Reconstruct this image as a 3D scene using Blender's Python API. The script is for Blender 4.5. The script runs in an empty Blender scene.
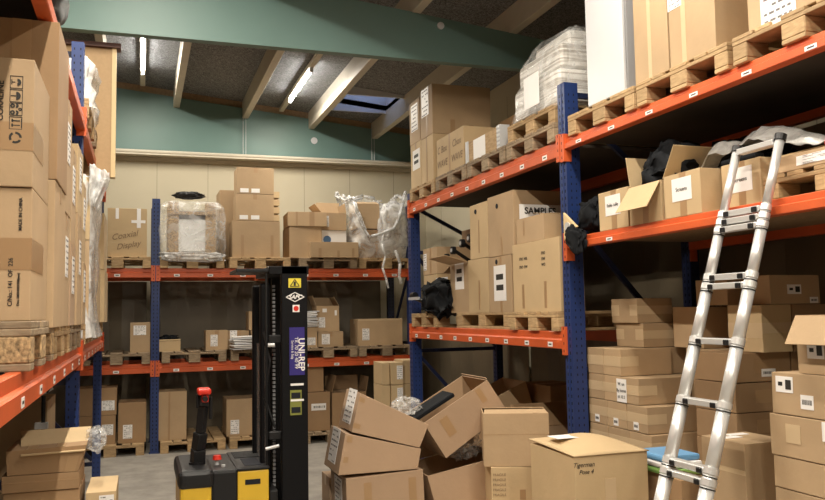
import bpy, bmesh, math, random
from mathutils import Vector, Matrix, Euler, noise
C = bpy.context.scene.collection
PI = math.pi
rnd = random.Random(7)

# ------------------------------------------------------------------ materials
def new_mat(name):
    m = bpy.data.materials.new(name); m.use_nodes = True
    nt = m.node_tree; b = nt.nodes['Principled BSDF']
    return m, nt, b
def mat(name, col, rough=0.6, metal=0.0, noise_scale=None, noise_amt=0.0, bump=0.0, bump_scale=80, objvar=0.0, alpha=None, spec=None):
    m, nt, b = new_mat(name)
    b.inputs['Roughness'].default_value = rough; b.inputs['Metallic'].default_value = metal
    if spec is not None: b.inputs['Specular IOR Level'].default_value = spec
    b.inputs['Base Color'].default_value = (*col, 1)
    tc = nt.nodes.new('ShaderNodeTexCoord')
    src = None
    if noise_scale:
        n = nt.nodes.new('ShaderNodeTexNoise'); n.inputs['Scale'].default_value = noise_scale; n.inputs['Detail'].default_value = 5
        nt.links.new(tc.outputs['Object'], n.inputs['Vector'])
        r = nt.nodes.new('ShaderNodeMapRange'); r.inputs[1].default_value = .3; r.inputs[2].default_value = .7
        r.inputs[3].default_value = 1-noise_amt; r.inputs[4].default_value = 1+noise_amt*.6
        nt.links.new(n.outputs['Fac'], r.inputs[0]); src = r.outputs[0]
    if objvar:
        oi = nt.nodes.new('ShaderNodeObjectInfo')
        r2 = nt.nodes.new('ShaderNodeMapRange'); r2.inputs[3].default_value = 1-objvar; r2.inputs[4].default_value = 1+objvar
        nt.links.new(oi.outputs['Random'], r2.inputs[0])
        if src:
            mm = nt.nodes.new('ShaderNodeMath'); mm.operation = 'MULTIPLY'
            nt.links.new(src, mm.inputs[0]); nt.links.new(r2.outputs[0], mm.inputs[1]); src = mm.outputs[0]
        else: src = r2.outputs[0]
    if src:
        vm = nt.nodes.new('ShaderNodeVectorMath'); vm.operation = 'SCALE'
        vm.inputs[0].default_value = col
        nt.links.new(src, vm.inputs['Scale']); nt.links.new(vm.outputs[0], b.inputs['Base Color'])
    if bump:
        n2 = nt.nodes.new('ShaderNodeTexNoise'); n2.inputs['Scale'].default_value = bump_scale; n2.inputs['Detail'].default_value = 3
        nt.links.new(tc.outputs['Object'], n2.inputs['Vector'])
        bp = nt.nodes.new('ShaderNodeBump'); bp.inputs['Strength'].default_value = bump; bp.inputs['Distance'].default_value = .01
        nt.links.new(n2.outputs['Fac'], bp.inputs['Height']); nt.links.new(bp.outputs[0], b.inputs['Normal'])
    if alpha is not None: b.inputs['Alpha'].default_value = alpha
    return m
def emis(name, col, s):
    m, nt, b = new_mat(name)
    b.inputs['Base Color'].default_value = (*col, 1); b.inputs['Emission Color'].default_value = (*col, 1); b.inputs['Emission Strength'].default_value = s
    return m
def film_mat(name, col, lo, hi, scale=9, rough=.18):
    m, nt, b = new_mat(name)
    b.inputs['Base Color'].default_value = (*col, 1); b.inputs['Roughness'].default_value = rough
    tc = nt.nodes.new('ShaderNodeTexCoord')
    n = nt.nodes.new('ShaderNodeTexNoise'); n.inputs['Scale'].default_value = scale; n.inputs['Detail'].default_value = 4; n.inputs['Distortion'].default_value = 1.5
    nt.links.new(tc.outputs['Object'], n.inputs['Vector'])
    r = nt.nodes.new('ShaderNodeMapRange'); r.inputs[1].default_value = .35; r.inputs[2].default_value = .65; r.inputs[3].default_value = lo; r.inputs[4].default_value = hi
    nt.links.new(n.outputs['Fac'], r.inputs[0]); nt.links.new(r.outputs[0], b.inputs['Alpha'])
    bp = nt.nodes.new('ShaderNodeBump'); bp.inputs['Strength'].default_value = .45; bp.inputs['Distance'].default_value = .015
    n2 = nt.nodes.new('ShaderNodeTexNoise'); n2.inputs['Scale'].default_value = scale*2.5; n2.inputs['Distortion'].default_value = 2
    nt.links.new(tc.outputs['Object'], n2.inputs['Vector'])
    nt.links.new(n2.outputs['Fac'], bp.inputs['Height']); nt.links.new(bp.outputs[0], b.inputs['Normal'])
    return m
def wood_mat(name, col, col2, objvar=.18):
    m, nt, b = new_mat(name); b.inputs['Roughness'].default_value = .75
    tc = nt.nodes.new('ShaderNodeTexCoord'); mp = nt.nodes.new('ShaderNodeMapping'); mp.inputs['Scale'].default_value = (12, 12, 60)
    nt.links.new(tc.outputs['Object'], mp.inputs[0])
    n = nt.nodes.new('ShaderNodeTexNoise'); n.inputs['Scale'].default_value = 1; n.inputs['Detail'].default_value = 6; n.inputs['Distortion'].default_value = .6
    nt.links.new(mp.outputs[0], n.inputs['Vector'])
    cr = nt.nodes.new('ShaderNodeValToRGB'); cr.color_ramp.elements[0].position = .3; cr.color_ramp.elements[1].position = .7
    cr.color_ramp.elements[0].color = (*col2, 1); cr.color_ramp.elements[1].color = (*col, 1)
    nt.links.new(n.outputs['Fac'], cr.inputs[0])
    oi = nt.nodes.new('ShaderNodeObjectInfo'); r2 = nt.nodes.new('ShaderNodeMapRange'); r2.inputs[3].default_value = 1-objvar; r2.inputs[4].default_value = 1+objvar
    nt.links.new(oi.outputs['Random'], r2.inputs[0])
    vm = nt.nodes.new('ShaderNodeVectorMath'); vm.operation = 'SCALE'
    nt.links.new(cr.outputs[0], vm.inputs[0]); nt.links.new(r2.outputs[0], vm.inputs['Scale']); nt.links.new(vm.outputs[0], b.inputs['Base Color'])
    return m
M = {}
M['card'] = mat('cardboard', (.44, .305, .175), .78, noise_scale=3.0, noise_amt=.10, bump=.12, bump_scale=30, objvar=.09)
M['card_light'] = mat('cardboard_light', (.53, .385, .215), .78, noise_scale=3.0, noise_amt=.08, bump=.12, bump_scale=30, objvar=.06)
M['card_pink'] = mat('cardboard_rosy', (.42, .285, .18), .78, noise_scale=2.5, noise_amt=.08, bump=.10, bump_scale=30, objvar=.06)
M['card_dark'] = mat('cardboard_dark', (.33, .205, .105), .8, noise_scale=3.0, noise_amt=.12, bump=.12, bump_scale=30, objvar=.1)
M['inside'] = mat('cardboard_inside', (.36, .24, .14), .85)
M['tape'] = mat('brown_tape', (.36, .225, .115), .33)
M['tape_clear'] = mat('pale_tape', (.55, .41, .25), .3)
M['ink'] = mat('black_ink', (.02, .018, .015), .7)
M['pen'] = mat('faint_pen', (.20, .13, .07), .7)
M['print'] = mat('grey_print', (.16, .15, .15), .7)
M['label'] = mat('white_label', (.82, .80, .78), .5)
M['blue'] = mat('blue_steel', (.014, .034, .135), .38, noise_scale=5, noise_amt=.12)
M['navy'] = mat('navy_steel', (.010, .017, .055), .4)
M['hole'] = mat('slot_hole', (.006, .007, .012), .9)
M['orange'] = mat('orange_steel', (.60, .105, .028), .42, noise_scale=4, noise_amt=.15)
M['wood'] = wood_mat('pallet_wood', (.52, .36, .19), (.33, .21, .10))
M['wood_grey'] = wood_mat('weathered_pallet_wood', (.36, .27, .17), (.20, .14, .085))
M['chip'] = mat('pressed_chip_block', (.46, .31, .16), .8, noise_scale=60, noise_amt=.75, bump=.4, bump_scale=60)
M['beige_paint'] = mat('beige_paint', (.55, .50, .40), .55, noise_scale=6, noise_amt=.05)
M['green'] = mat('sage_green_paint', (.125, .215, .195), .5, noise_scale=1.5, noise_amt=.06)
M['wall'] = mat('cream_wall_panel', (.50, .45, .33), .7, noise_scale=1.2, noise_amt=.04)
M['seam'] = mat('panel_seam', (.30, .26, .19), .8)
M['black'] = mat('black_plastic', (.010, .010, .011), .42, spec=.35)
M['black_metal'] = mat('black_mast_steel', (.004, .004, .005), .5, spec=.18)
M['yellow'] = mat('yellow_paint', (.66, .42, .03), .35, noise_scale=8, noise_amt=.06)
M['red'] = mat('red_plastic', (.62, .03, .015), .35)
M['alu'] = mat('aluminium', (.70, .70, .69), .34, metal=.5)
M['steel'] = mat('galvanised_steel', (.55, .55, .55), .45, metal=.25)
M['white'] = mat('white_enamel', (.57, .575, .59), .3)
M['grey'] = mat('grey_side', (.30, .30, .31), .5)
M['cloth'] = mat('black_cloth', (.009, .010, .012), .8, noise_scale=6, noise_amt=.3, spec=.15)
M['bin'] = mat('black_bin_bag', (.010, .010, .011), .42, spec=.4)
M['purple'] = mat('purple_sticker', (.03, .02, .17), .4)
M['stickyellow'] = mat('yellow_sticker', (.72, .60, .05), .5)
M['olive'] = mat('olive_plate', (.20, .21, .04), .5)
M['paperblue'] = mat('blue_print', (.08, .18, .36), .5)
M['bluepack'] = mat('blue_green_pack', (.15, .35, .60), .4)
M['greenpack'] = mat('green_pack', (.25, .45, .12), .4)
M['film'] = film_mat('clear_film', (.86, .86, .85), .06, .38, scale=6)
M['film_thick'] = film_mat('cloudy_film', (.80, .80, .79), .30, .75, scale=7)
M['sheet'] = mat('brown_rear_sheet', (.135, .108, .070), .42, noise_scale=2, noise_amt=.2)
M['brownboard'] = mat('tan_board', (.42, .27, .13), .6, noise_scale=40, noise_amt=.06)
M['pine'] = mat('pine_edge', (.66, .50, .27), .6)
M['mahog'] = mat('dark_red_wood', (.10, .035, .025), .5)
M['deck'] = mat('chipboard_deck', (.30, .20, .11), .8, noise_scale=30, noise_amt=.2)
M['tube'] = emis('lit_tube', (1, .97, .92), 55)
# mottled concrete floor
def floor_mat():
    m, nt, b = new_mat('concrete_floor'); b.inputs['Roughness'].default_value = .55
    tc = nt.nodes.new('ShaderNodeTexCoord')
    n = nt.nodes.new('ShaderNodeTexNoise'); n.inputs['Scale'].default_value = 3.5; n.inputs['Detail'].default_value = 9; n.inputs['Roughness'].default_value = .65
    nt.links.new(tc.outputs['Object'], n.inputs['Vector'])
    cr = nt.nodes.new('ShaderNodeValToRGB'); cr.color_ramp.elements[0].position = .3; cr.color_ramp.elements[1].position = .72
    cr.color_ramp.elements[0].color = (.22, .205, .18, 1); cr.color_ramp.elements[1].color = (.42, .39, .345, 1)
    nt.links.new(n.outputs['Fac'], cr.inputs[0]); nt.links.new(cr.outputs[0], b.inputs['Base Color'])
    return m
M['floor'] = floor_mat()
def woodwool():
    m, nt, b = new_mat('wood_wool_ceiling'); b.inputs['Roughness'].default_value = .95
    tc = nt.nodes.new('ShaderNodeTexCoord')
    n = nt.nodes.new('ShaderNodeTexNoise'); n.inputs['Scale'].default_value = 28; n.inputs['Detail'].default_value = 6; n.inputs['Distortion'].default_value = 2.5
    nt.links.new(tc.outputs['Object'], n.inputs['Vector'])
    cr = nt.nodes.new('ShaderNodeValToRGB'); cr.color_ramp.elements[0].position = .38; cr.color_ramp.elements[1].position = .62
    cr.color_ramp.elements[0].color = (.075, .077, .08, 1); cr.color_ramp.elements[1].color = (.28, .28, .28, 1)
    nt.links.new(n.outputs['Fac'], cr.inputs[0]); nt.links.new(cr.outputs[0], b.inputs['Base Color'])
    bp = nt.nodes.new('ShaderNodeBump'); bp.inputs['Strength'].default_value = .7; bp.inputs['Distance'].default_value = .02
    nt.links.new(n.outputs['Fac'], bp.inputs['Height']); nt.links.new(bp.outputs[0], b.inputs['Normal'])
    return m
M['ceil'] = woodwool()
def striped():
    m, nt, b = new_mat('stacked_white_sheets'); b.inputs['Roughness'].default_value = .5
    tc = nt.nodes.new('ShaderNodeTexCoord'); mp = nt.nodes.new('ShaderNodeMapping'); mp.inputs['Scale'].default_value = (1.5, 1.5, 75)
    nt.links.new(tc.outputs['Object'], mp.inputs[0])
    n = nt.nodes.new('ShaderNodeTexNoise'); n.inputs['Scale'].default_value = 1; n.inputs['Detail'].default_value = 2
    nt.links.new(mp.outputs[0], n.inputs['Vector'])
    cr = nt.nodes.new('ShaderNodeValToRGB'); cr.color_ramp.elements[0].position = .40; cr.color_ramp.elements[1].position = .54
    cr.color_ramp.elements[0].color = (.36, .33, .29, 1); cr.color_ramp.elements[1].color = (.72, .70, .66, 1)
    nt.links.new(n.outputs['Fac'], cr.inputs[0]); nt.links.new(cr.outputs[0], b.inputs['Base Color'])
    return m
M['sheets'] = striped()

# ------------------------------------------------------------------ helpers
def link(name, me, parent=None, mats=()):
    o = bpy.data.objects.new(name, me); C.objects.link(o)
    for m in mats: me.materials.append(m)
    if parent: o.parent = parent
    return o
def build(name, bm, mats, parent=None, smooth=False):
    if not isinstance(mats, (list, tuple)): mats = [mats]
    bmesh.ops.recalc_face_normals(bm, faces=bm.faces)
    me = bpy.data.meshes.new(name); bm.to_mesh(me); bm.free()
    if smooth:
        for p in me.polygons: p.use_smooth = True
    return link(name, me, parent, mats)
def empty(name, loc, label, cat, group=None, rz=0):
    o = bpy.data.objects.new(name, None); C.objects.link(o); o.location = loc; o.rotation_euler = (0, 0, rz)
    o.empty_display_size = .1
    tag(o, label, cat, group); return o
def tag(o, label, cat, group=None, kind=None):
    o['label'] = label; o['category'] = cat
    if group: o['group'] = group
    if kind: o['kind'] = kind
    return o
def struct(o): o['kind'] = 'structure'; return o
def hexa(bm, P, mi=0):
    """P: dict (i,j,k)->Vector"""
    v = {k: bm.verts.new(p) for k, p in P.items()}
    for q in (((0,0,0),(0,1,0),(1,1,0),(1,0,0)), ((0,0,1),(1,0,1),(1,1,1),(0,1,1)), ((0,0,0),(1,0,0),(1,0,1),(0,0,1)),
              ((1,0,0),(1,1,0),(1,1,1),(1,0,1)), ((1,1,0),(0,1,0),(0,1,1),(1,1,1)), ((0,1,0),(0,0,0),(0,0,1),(0,1,1))):
        f = bm.faces.new([v[k] for k in q]); f.material_index = mi
    return v
def box(bm, x0, x1, y0, y1, z0, z1, mi=0, M4=None):
    P = {(i, j, k): Vector(((x0, x1)[i], (y0, y1)[j], (z0, z1)[k])) for i in (0, 1) for j in (0, 1) for k in (0, 1)}
    if M4: P = {k: M4 @ p for k, p in P.items()}
    return hexa(bm, P, mi)
def bar(bm, a, b, w, h, mi=0):
    a, b = Vector(a), Vector(b); d = b-a; L = d.length; q = d.to_track_quat('X', 'Z')
    box(bm, 0, L, -w/2, w/2, -h/2, h/2, mi, Matrix.Translation(a) @ q.to_matrix().to_4x4())
def tube(bm, a, b, r, r2=None, seg=16, mi=0):
    a, b = Vector(a), Vector(b); d = b-a; r2 = r if r2 is None else r2
    q = d.to_track_quat('Z', 'Y').to_matrix().to_4x4()
    ret = bmesh.ops.create_cone(bm, cap_ends=True, segments=seg, radius1=r, radius2=r2, depth=d.length, matrix=Matrix.Translation((a+b)/2) @ q)
    for f in {f for v in ret['verts'] for f in v.link_faces}: f.material_index = mi
def path_tube(bm, pts, r, seg=8, mi=0):
    for a, b in zip(pts, pts[1:]): tube(bm, a, b, r, seg=seg, mi=mi)
def bevel(bm, w, seg=2):
    bmesh.ops.bevel(bm, geom=list(bm.edges), offset=w, segments=seg, affect='EDGES', profile=.6)
TXT = {}
def text_bm(s, size, shear=0, bold=0):
    key = (s, size, shear, bold)
    if key not in TXT:
        cu = bpy.data.curves.new('t', 'FONT'); cu.body = s; cu.size = size; cu.shear = shear; cu.offset = bold; cu.extrude = .0004
        cu.align_x = 'CENTER'; cu.align_y = 'CENTER'
        o = bpy.data.objects.new('t', cu); C.objects.link(o)
        dg = bpy.context.evaluated_depsgraph_get()
        me = bpy.data.meshes.new_from_object(o.evaluated_get(dg))
        bpy.data.objects.remove(o); bpy.data.curves.remove(cu); TXT[key] = me
    return TXT[key]
def text(name, s, size, org, u, v, parent, m, shear=0, rot=0, bold=0):
    """text mesh centred on org with right-vector u and up-vector v (parent space)"""
    me = text_bm(s, size, shear, bold).copy(); u = Vector(u).normalized(); v = Vector(v).normalized(); n = u.cross(v)
    R = Matrix((u, v, n)).transposed().to_4x4() @ Matrix.Rotation(rot, 4, 'Z')
    me.transform(Matrix.Translation(Vector(org)+n*.0015) @ R)
    me.materials.clear()
    return link(name, me, parent, [m])

# ------------------------------------------------------------------ cartons
FACE = {'-X': ((0,1,0),(0,0,0),(0,0,1),(0,1,1)), '-Y': ((0,0,0),(1,0,0),(1,0,1),(0,0,1)), '+X': ((1,0,0),(1,1,0),(1,1,1),(1,0,1)),
        '+Y': ((1,1,0),(0,1,0),(0,1,1),(1,1,1)), '+Z': ((0,0,1),(1,0,1),(1,1,1),(0,1,1))}
class FaceMap:
    def __init__(s, P, face):
        s.q = [P[k] for k in FACE[face]]
        s.L = (s.q[1]-s.q[0]).length; s.H = (s.q[3]-s.q[0]).length
        s.n = (s.q[1]-s.q[0]).cross(s.q[3]-s.q[0]).normalized()
        s.u = (s.q[1]-s.q[0]).normalized(); s.v = s.n.cross(s.u)
    def at(s, u, v, off=0):
        a = s.q[0].lerp(s.q[1], u); b = s.q[3].lerp(s.q[2], u); return a.lerp(b, v)+s.n*off
    def patch(s, bm, u0, v0, u1, v1, off=.0012, th=.0012, mi=0):
        P = {}
        for i, u in ((0, u0), (1, u1)):
            for j, v in ((0, v0), (1, v1)):
                P[(i, j, 0)] = s.at(u, v, off-th); P[(i, j, 1)] = s.at(u, v, off)
        hexa(bm, P, mi)
def add_label(P, root, face, cu, cv, w, h, style='lines', nm='shipping_label'):
    f = FaceMap(P, face); bm = bmesh.new()
    du, dv = w/f.L/2, h/f.H/2
    f.patch(bm, cu-du, cv-dv, cu+du, cv+dv, .0022, .0018, 0)
    r = random.Random(int((cu*97+cv*31+w*1000))+len(root.name))
    if style == 'lines':
        n = 7; y = cv+dv*.86
        for i in range(n):
            hh = dv*2/n*.30; x = cu-du*.8
            while x < cu+du*.7:
                ww = du*r.uniform(.12, .45)
                if r.random() < .8: f.patch(bm, x, y-hh, min(x+ww, cu+du*.85), y, .0030, .0008, 1)
                x += ww+du*.12
            y -= dv*2/n
    elif style == 'code':
        f.patch(bm, cu+du*.15, cv-dv*.6, cu+du*.8, cv+dv*.6, .0030, .0008, 1); f.patch(bm, cu-du*.7, cv-dv*.2, cu-du*.2, cv+dv*.3, .0030, .0008, 1)
    elif style == 'bars':
        x = cu-du*.75
        while x < cu+du*.75:
            ww = du*r.uniform(.03, .12); f.patch(bm, x, cv-dv*.35, x+ww, cv+dv*.35, .0030, .0008, 1); x += ww+du*.08
    elif style == 'big':
        for vv in (.35, -.25): f.patch(bm, cu-du*.6, cv+dv*vv-dv*.16, cu+du*.6, cv+dv*vv+dv*.16, .0030, .0008, 1)
    return build(nm, bm, [M['label'], M['print'] if style == 'lines' else M['ink']], root)
def carton(label, dims, m='card', group=None, tapes=('x',), labels=(), flaps=None, rz=0, corners=None, tmat='tape', jit=.003, name='cardboard_box', cat='box', marks=()):
    """dims = x0,x1,y0,y1,z0,z1 in world metres (rz turns it about its own centre); corners = optional dict of top/bottom overrides"""
    x0, x1, y0, y1, z0, z1 = dims
    cx, cy = (x0+x1)/2, (y0+y1)/2
    r = random.Random(label)
    P = {}
    for i in (0, 1):
        for j in (0, 1):
            for k in (0, 1):
                p = Vector(((x0, x1)[i]-cx, (y0, y1)[j]-cy, (z0, z1)[k]-z0))
                if k: p += Vector((r.uniform(-jit, jit), r.uniform(-jit, jit), r.uniform(-jit, 0)))
                P[(i, j, k)] = p
    if corners:
        for k, p in corners.items(): P[k] = Vector(p)-Vector((cx, cy, z0))
    root = empty(name, (cx, cy, z0), label, cat, group, rz)
    bm = bmesh.new()
    if not flaps:
        hexa(bm, P); bevel(bm, .0035, 2)
        build('box_body', bm, M[m], root)
        f = FaceMap(P, '+Z')
    else:
        t = .006
        cen = sum(P.values(), Vector())/8
        bot = sum((P[(i, j, 0)] for i in (0, 1) for j in (0, 1)), Vector())/4
        top = sum((P[(i, j, 1)] for i in (0, 1) for j in (0, 1)), Vector())/4
        up = (top-bot).normalized()
        I = {}
        for i in (0, 1):
            for j in (0, 1):
                ux = (P[(1, j, 0)]-P[(0, j, 0)]).normalized(); uy = (P[(i, 1, 0)]-P[(i, 0, 0)]).normalized()
                s = ux*t*(1-2*i)+uy*t*(1-2*j)
                I[(i, j, 0)] = P[(i, j, 0)]+s+up*t; I[(i, j, 1)] = P[(i, j, 1)]+s
        vo = {k: bm.verts.new(p) for k, p in P.items()}; vi = {k: bm.verts.new(p) for k, p in I.items()}
        def fc(vs, mi): f = bm.faces.new(vs); f.material_index = mi
        fc([vo[(0,0,0)], vo[(0,1,0)], vo[(1,1,0)], vo[(1,0,0)]], 0); fc([vi[(0,0,0)], vi[(0,1,0)], vi[(1,1,0)], vi[(1,0,0)]], 1)
        ring = [(0,0), (1,0), (1,1), (0,1)]
        for a, b in zip(ring, ring[1:]+ring[:1]):
            fc([vo[(*a,0)], vo[(*b,0)], vo[(*b,1)], vo[(*a,1)]], 0); fc([vi[(*a,0)], vi[(*b,0)], vi[(*b,1)], vi[(*a,1)]], 1)
            fc([vo[(*a,1)], vo[(*b,1)], vi[(*b,1)], vi[(*a,1)]], 0)
        build('box_body', bm, [M[m], M['inside']], root)
        for face, (ln, ang) in flaps.items():
            f = FaceMap(P, face); a, b = f.q[3], f.q[2]
            ex = (b-a).normalized(); inw = -f.n; d = inw*math.cos(math.radians(ang))+f.v*math.sin(math.radians(ang)); nn = ex.cross(d)
            Q = {}
            for i, p in ((0, a+ex*.006), (1, b-ex*.006)):
                for j, l in ((0, .004), (1, ln)):
                    sk = ex*(r.uniform(-.01, .01)) if j else Vector()
                    for k in (0, 1): Q[(i, j, k)] = p+d*l+nn*(.0025*(2*k-1))+sk+(f.n*.003)
            bm = bmesh.new(); hexa(bm, Q); bevel(bm, .001, 1); build('flap', bm, M[m], root)
    for t in tapes:
        bm = bmesh.new()
        tw = .05
        if t == 'x':
            f = FaceMap(P, '+Z'); h = tw/f.H/2
            if not flaps: f.patch(bm, -.002, .5-h, 1.002, .5+h)
            for fn in ('-X', '+X') if not flaps else ('-X',):
                g = FaceMap(P, fn); h = tw/g.L/2; g.patch(bm, .5-h, 1-.07/g.H, .5+h, 1.003)
        elif t == 'y':
            f = FaceMap(P, '+Z'); h = tw/f.L/2
            if not flaps: f.patch(bm, .5-h, -.002, .5+h, 1.002)
            for fn in ('-Y', '+Y') if not flaps else ('-Y',):
                g = FaceMap(P, fn); h = tw/g.L/2; g.patch(bm, .5-h, 1-.07/g.H, .5+h, 1.003)
        else:                                  # (face, u0, v0, u1, v1)
            fn, a, b, c, d = t; FaceMap(P, fn).patch(bm, a, b, c, d)
        build('packing_tape', bm, M[tmat], root)
    for l in labels: add_label(P, root, *l)
    for mk in marks:                           # (face, u, v, text, size, rot, matkey)
        fn, u, v, s, size, rot, mk_m = mk; f = FaceMap(P, fn)
        text('printed_marking', s, size, f.at(u, v), f.u, f.v, root, M[mk_m], rot=rot)
    root['_P'] = 0; del root['_P']
    return root, P

# ------------------------------------------------------------------ pallets
def board(name, dims, m, parent, bev=.003):
    bm = bmesh.new(); box(bm, *dims); bevel(bm, bev, 1); return build(name, bm, m, parent)
PM = {}
def pallet(label, x, y, z, along='x', group=None, m='wood', w=.8, L=1.2, block_m=None):
    """pallet whose long side runs along x or y; x,y = centre, z = underside"""
    key = (m, w, L, block_m)
    rz = 0 if along == 'x' else PI/2
    root = empty('pallet', (x, y, z), label, 'pallet', group, rz)
    if key not in PM:
        kids = []
        for c, bw in ((-w/2+.05, .10), (0, .145), (w/2-.05, .10)): kids.append(board('bottom_board', (-L/2, L/2, c-bw/2, c+bw/2, 0, .022), M[m], root))
        for xx in (-L/2+.0725, 0, L/2-.0725):
            for c, bw in ((-w/2+.05, .10), (0, .145), (w/2-.05, .10)):
                kids.append(board('block', (xx-.0725, xx+.0725, c-bw/2, c+bw/2, .022, .10), M[block_m or m], root, .005))
            kids.append(board('cross_board', (xx-.0725, xx+.0725, -w/2, w/2, .10, .122), M[m], root))
        for c, bw in ((-w/2+.0725, .145), (-w/4+.01, .10), (0, .145), (w/4-.01, .10), (w/2-.0725, .145)):
            kids.append(board('deck_board', (-L/2, L/2, c-bw/2, c+bw/2, .122, .144), M[m], root))
        PM[key] = kids
    else:
        for k in PM[key]:
            c = k.copy(); C.objects.link(c); c.parent = root
    return root

# ------------------------------------------------------------------ racks
def upright(name, root, x, y, z1, face, m='blue', d=.04):
    """perforated post .1 (across the face) x .08 deep.  face '-Y': aisle looks along +Y ; '-X' / '+X' for the side racks"""
    bm = bmesh.new(); w = .05
    if face == '-Y': hx, hy = w, d
    else: hx, hy = d, w
    box(bm, -hx, hx, -hy, hy, 0, z1, 0)
    # foot plate
    box(bm, -hx-.015, hx+.015, -hy-.015, hy+.015, 0, .008, 0)
    n = int(z1/.05)
    for i in range(1, n):
        z = i*.05
        for s in (-1, 1):
            c = s*.022
            if face == '-Y':
                box(bm, c-.006, c+.006, -hy-.0008, -hy+.001, z-.011, z+.011, 1)
            else:
                sx = -1 if face == '-X' else 1
                box(bm, sx*hx-.0008, sx*hx+.0008, c-.006, c+.006, z-.011, z+.011, 1)
                box(bm, s*.02-.004, s*.02+.004, -hy-.0008, -hy+.001, z-.008, z+.008, 1)
    # rolled centre groove
    if face == '-Y': box(bm, -.008, .008, -hy-.003, -hy+.001, 0, z1, 0)
    else:
        sx = -1 if face == '-X' else 1
        box(bm, min(sx*hx, sx*(hx+.003)), max(sx*hx, sx*(hx+.003)), -.008, .008, 0, z1, 0)
    o = build(name, bm, [M[m], M['hole']], root); o.location = (x, y, 0); return o
def beam(root, a, b, ztop, out, m='orange', h=.125, nlab=0):
    """box-section load beam with a stepped face. a,b ends (x,y); out = unit vector to the aisle"""
    a, b = Vector((*a, 0)), Vector((*b, 0)); d = (b-a).normalized(); o = Vector((*out, 0))
    bm = bmesh.new(); L = (b-a).length
    prof = [(-.045, ztop-h), (.012, ztop-h), (.016, ztop-h+.004), (.016, ztop-h*.50), (.006, ztop-h*.44), (-.004, ztop-h*.40), (-.004, ztop-.004), (-.008, ztop), (-.045, ztop)]
    rings = []
    for p in (a, b): rings.append([bm.verts.new(p+o*q[0]+Vector((0, 0, q[1]))) for q in prof])
    n = len(prof)
    for i in range(n): bm.faces.new([rings[0][i], rings[0][(i+1) % n], rings[1][(i+1) % n], rings[1][i]])
    bm.faces.new(rings[0]); bm.faces.new(rings[1][::-1])
    bo = build('load_beam', bm, M[m], root)
    for p, s in ((a, 1), (b, -1)):      # hooked end connectors
        bm = bmesh.new()
        pc = p-d*s*.0+o*.022
        c0 = p-d*s*.045; c1 = p+d*s*.006
        for (q0, q1, oo0, oo1) in ((c0, c1, .004, .022), (p-d*s*.004, c1, -.04, .004)):
            P = {}
            for i, q in ((0, q0), (1, q1)):
                for j, oo in ((0, oo0), (1, oo1)):
                    for k, z in ((0, ztop-.165), (1, ztop+.035)): P[(i, j, k)] = q+o*oo+Vector((0, 0, z))
            hexa(bm, P, 0)
        for k in range(4):
            z = ztop-.145+k*.053
            P = {}
            for i, q in ((0, p-d*s*.026), (1, p-d*s*.018)):
                for j, oo in ((0, .021), (1, .0228)):
                    for kk, zz in ((0, z), (1, z+.018)): P[(i, j, kk)] = q+o*oo+Vector((0, 0, zz))
            hexa(bm, P, 1)
        build('beam_connector', bm, [M[m], M['hole']], bo)
    rr = random.Random(int(ztop*100)+nlab)
    for i in range(nlab):
        t = (i+.5)/nlab; p = a.lerp(b, t)+o*.0175
        bm = bmesh.new()
        P = {}
        for ii, q in ((0, p-d*.035), (1, p+d*.035)):
            for j, oo in ((0, -.001), (1, .0005)):
                for k, z in ((0, ztop-h*.90), (1, ztop-h*.62)): P[(ii, j, k)] = q+o*oo+Vector((0, 0, z))
        hexa(bm, P, 0)
        P = {}
        for ii, q in ((0, p-d*.02), (1, p+d*.02)):
            for j, oo in ((0, .0004), (1, .0012)):
                for k, z in ((0, ztop-h*.80), (1, ztop-h*.72)): P[(ii, j, k)] = q+o*oo+Vector((0, 0, z))
        hexa(bm, P, 1)
        build('location_label', bm, [M['label'], M['ink']], bo)
    return bo
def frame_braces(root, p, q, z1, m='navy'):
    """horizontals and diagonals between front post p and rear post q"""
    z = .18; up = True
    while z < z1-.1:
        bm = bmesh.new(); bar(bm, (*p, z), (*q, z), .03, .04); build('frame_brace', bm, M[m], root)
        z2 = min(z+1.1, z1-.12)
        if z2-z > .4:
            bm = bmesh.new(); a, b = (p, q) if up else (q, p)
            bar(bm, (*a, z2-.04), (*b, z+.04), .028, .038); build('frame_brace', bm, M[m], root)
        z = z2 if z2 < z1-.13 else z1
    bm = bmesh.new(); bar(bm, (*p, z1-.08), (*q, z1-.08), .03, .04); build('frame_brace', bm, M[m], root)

G_RACK = 'pallet racks along the walls'
# right rack: aisle face X=2.87
XR, XR2 = 2.87, 3.93
rr_ = empty('pallet_rack', (XR, 5.05, 0), 'long blue and orange pallet rack along right wall behind the ladder', 'rack', G_RACK)
def rel(root):  # children built in world coordinates, shifted under their root
    bpy.context.view_layer.update()
    for c in root.children: c.matrix_parent_inverse = Matrix.Translation(-root.location)
for y in (1.70, 5.05, 8.55):
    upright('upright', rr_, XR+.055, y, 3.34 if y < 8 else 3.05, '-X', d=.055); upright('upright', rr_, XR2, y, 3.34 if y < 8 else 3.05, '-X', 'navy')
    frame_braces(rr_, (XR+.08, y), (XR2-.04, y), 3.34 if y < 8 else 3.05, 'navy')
for z in (1.55, 2.935):
    beam(rr_, (XR, 5.10), (XR, 8.50), z, (-1, 0), nlab=9); beam(rr_, (XR2, 5.10), (XR2, 8.50), z, (1, 0))
beam(rr_, (XR, 1.75), (XR, 5.00), 2.925, (-1, 0), h=.078, nlab=8); beam(rr_, (XR2, 1.75), (XR2, 5.00), 2.925, (1, 0), h=.078)
beam(rr_, (XR, 1.75), (XR, 5.00), 2.215, (-1, 0), h=.080, nlab=3); beam(rr_, (XR2, 1.75), (XR2, 5.00), 2.215, (1, 0), h=.080)
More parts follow.
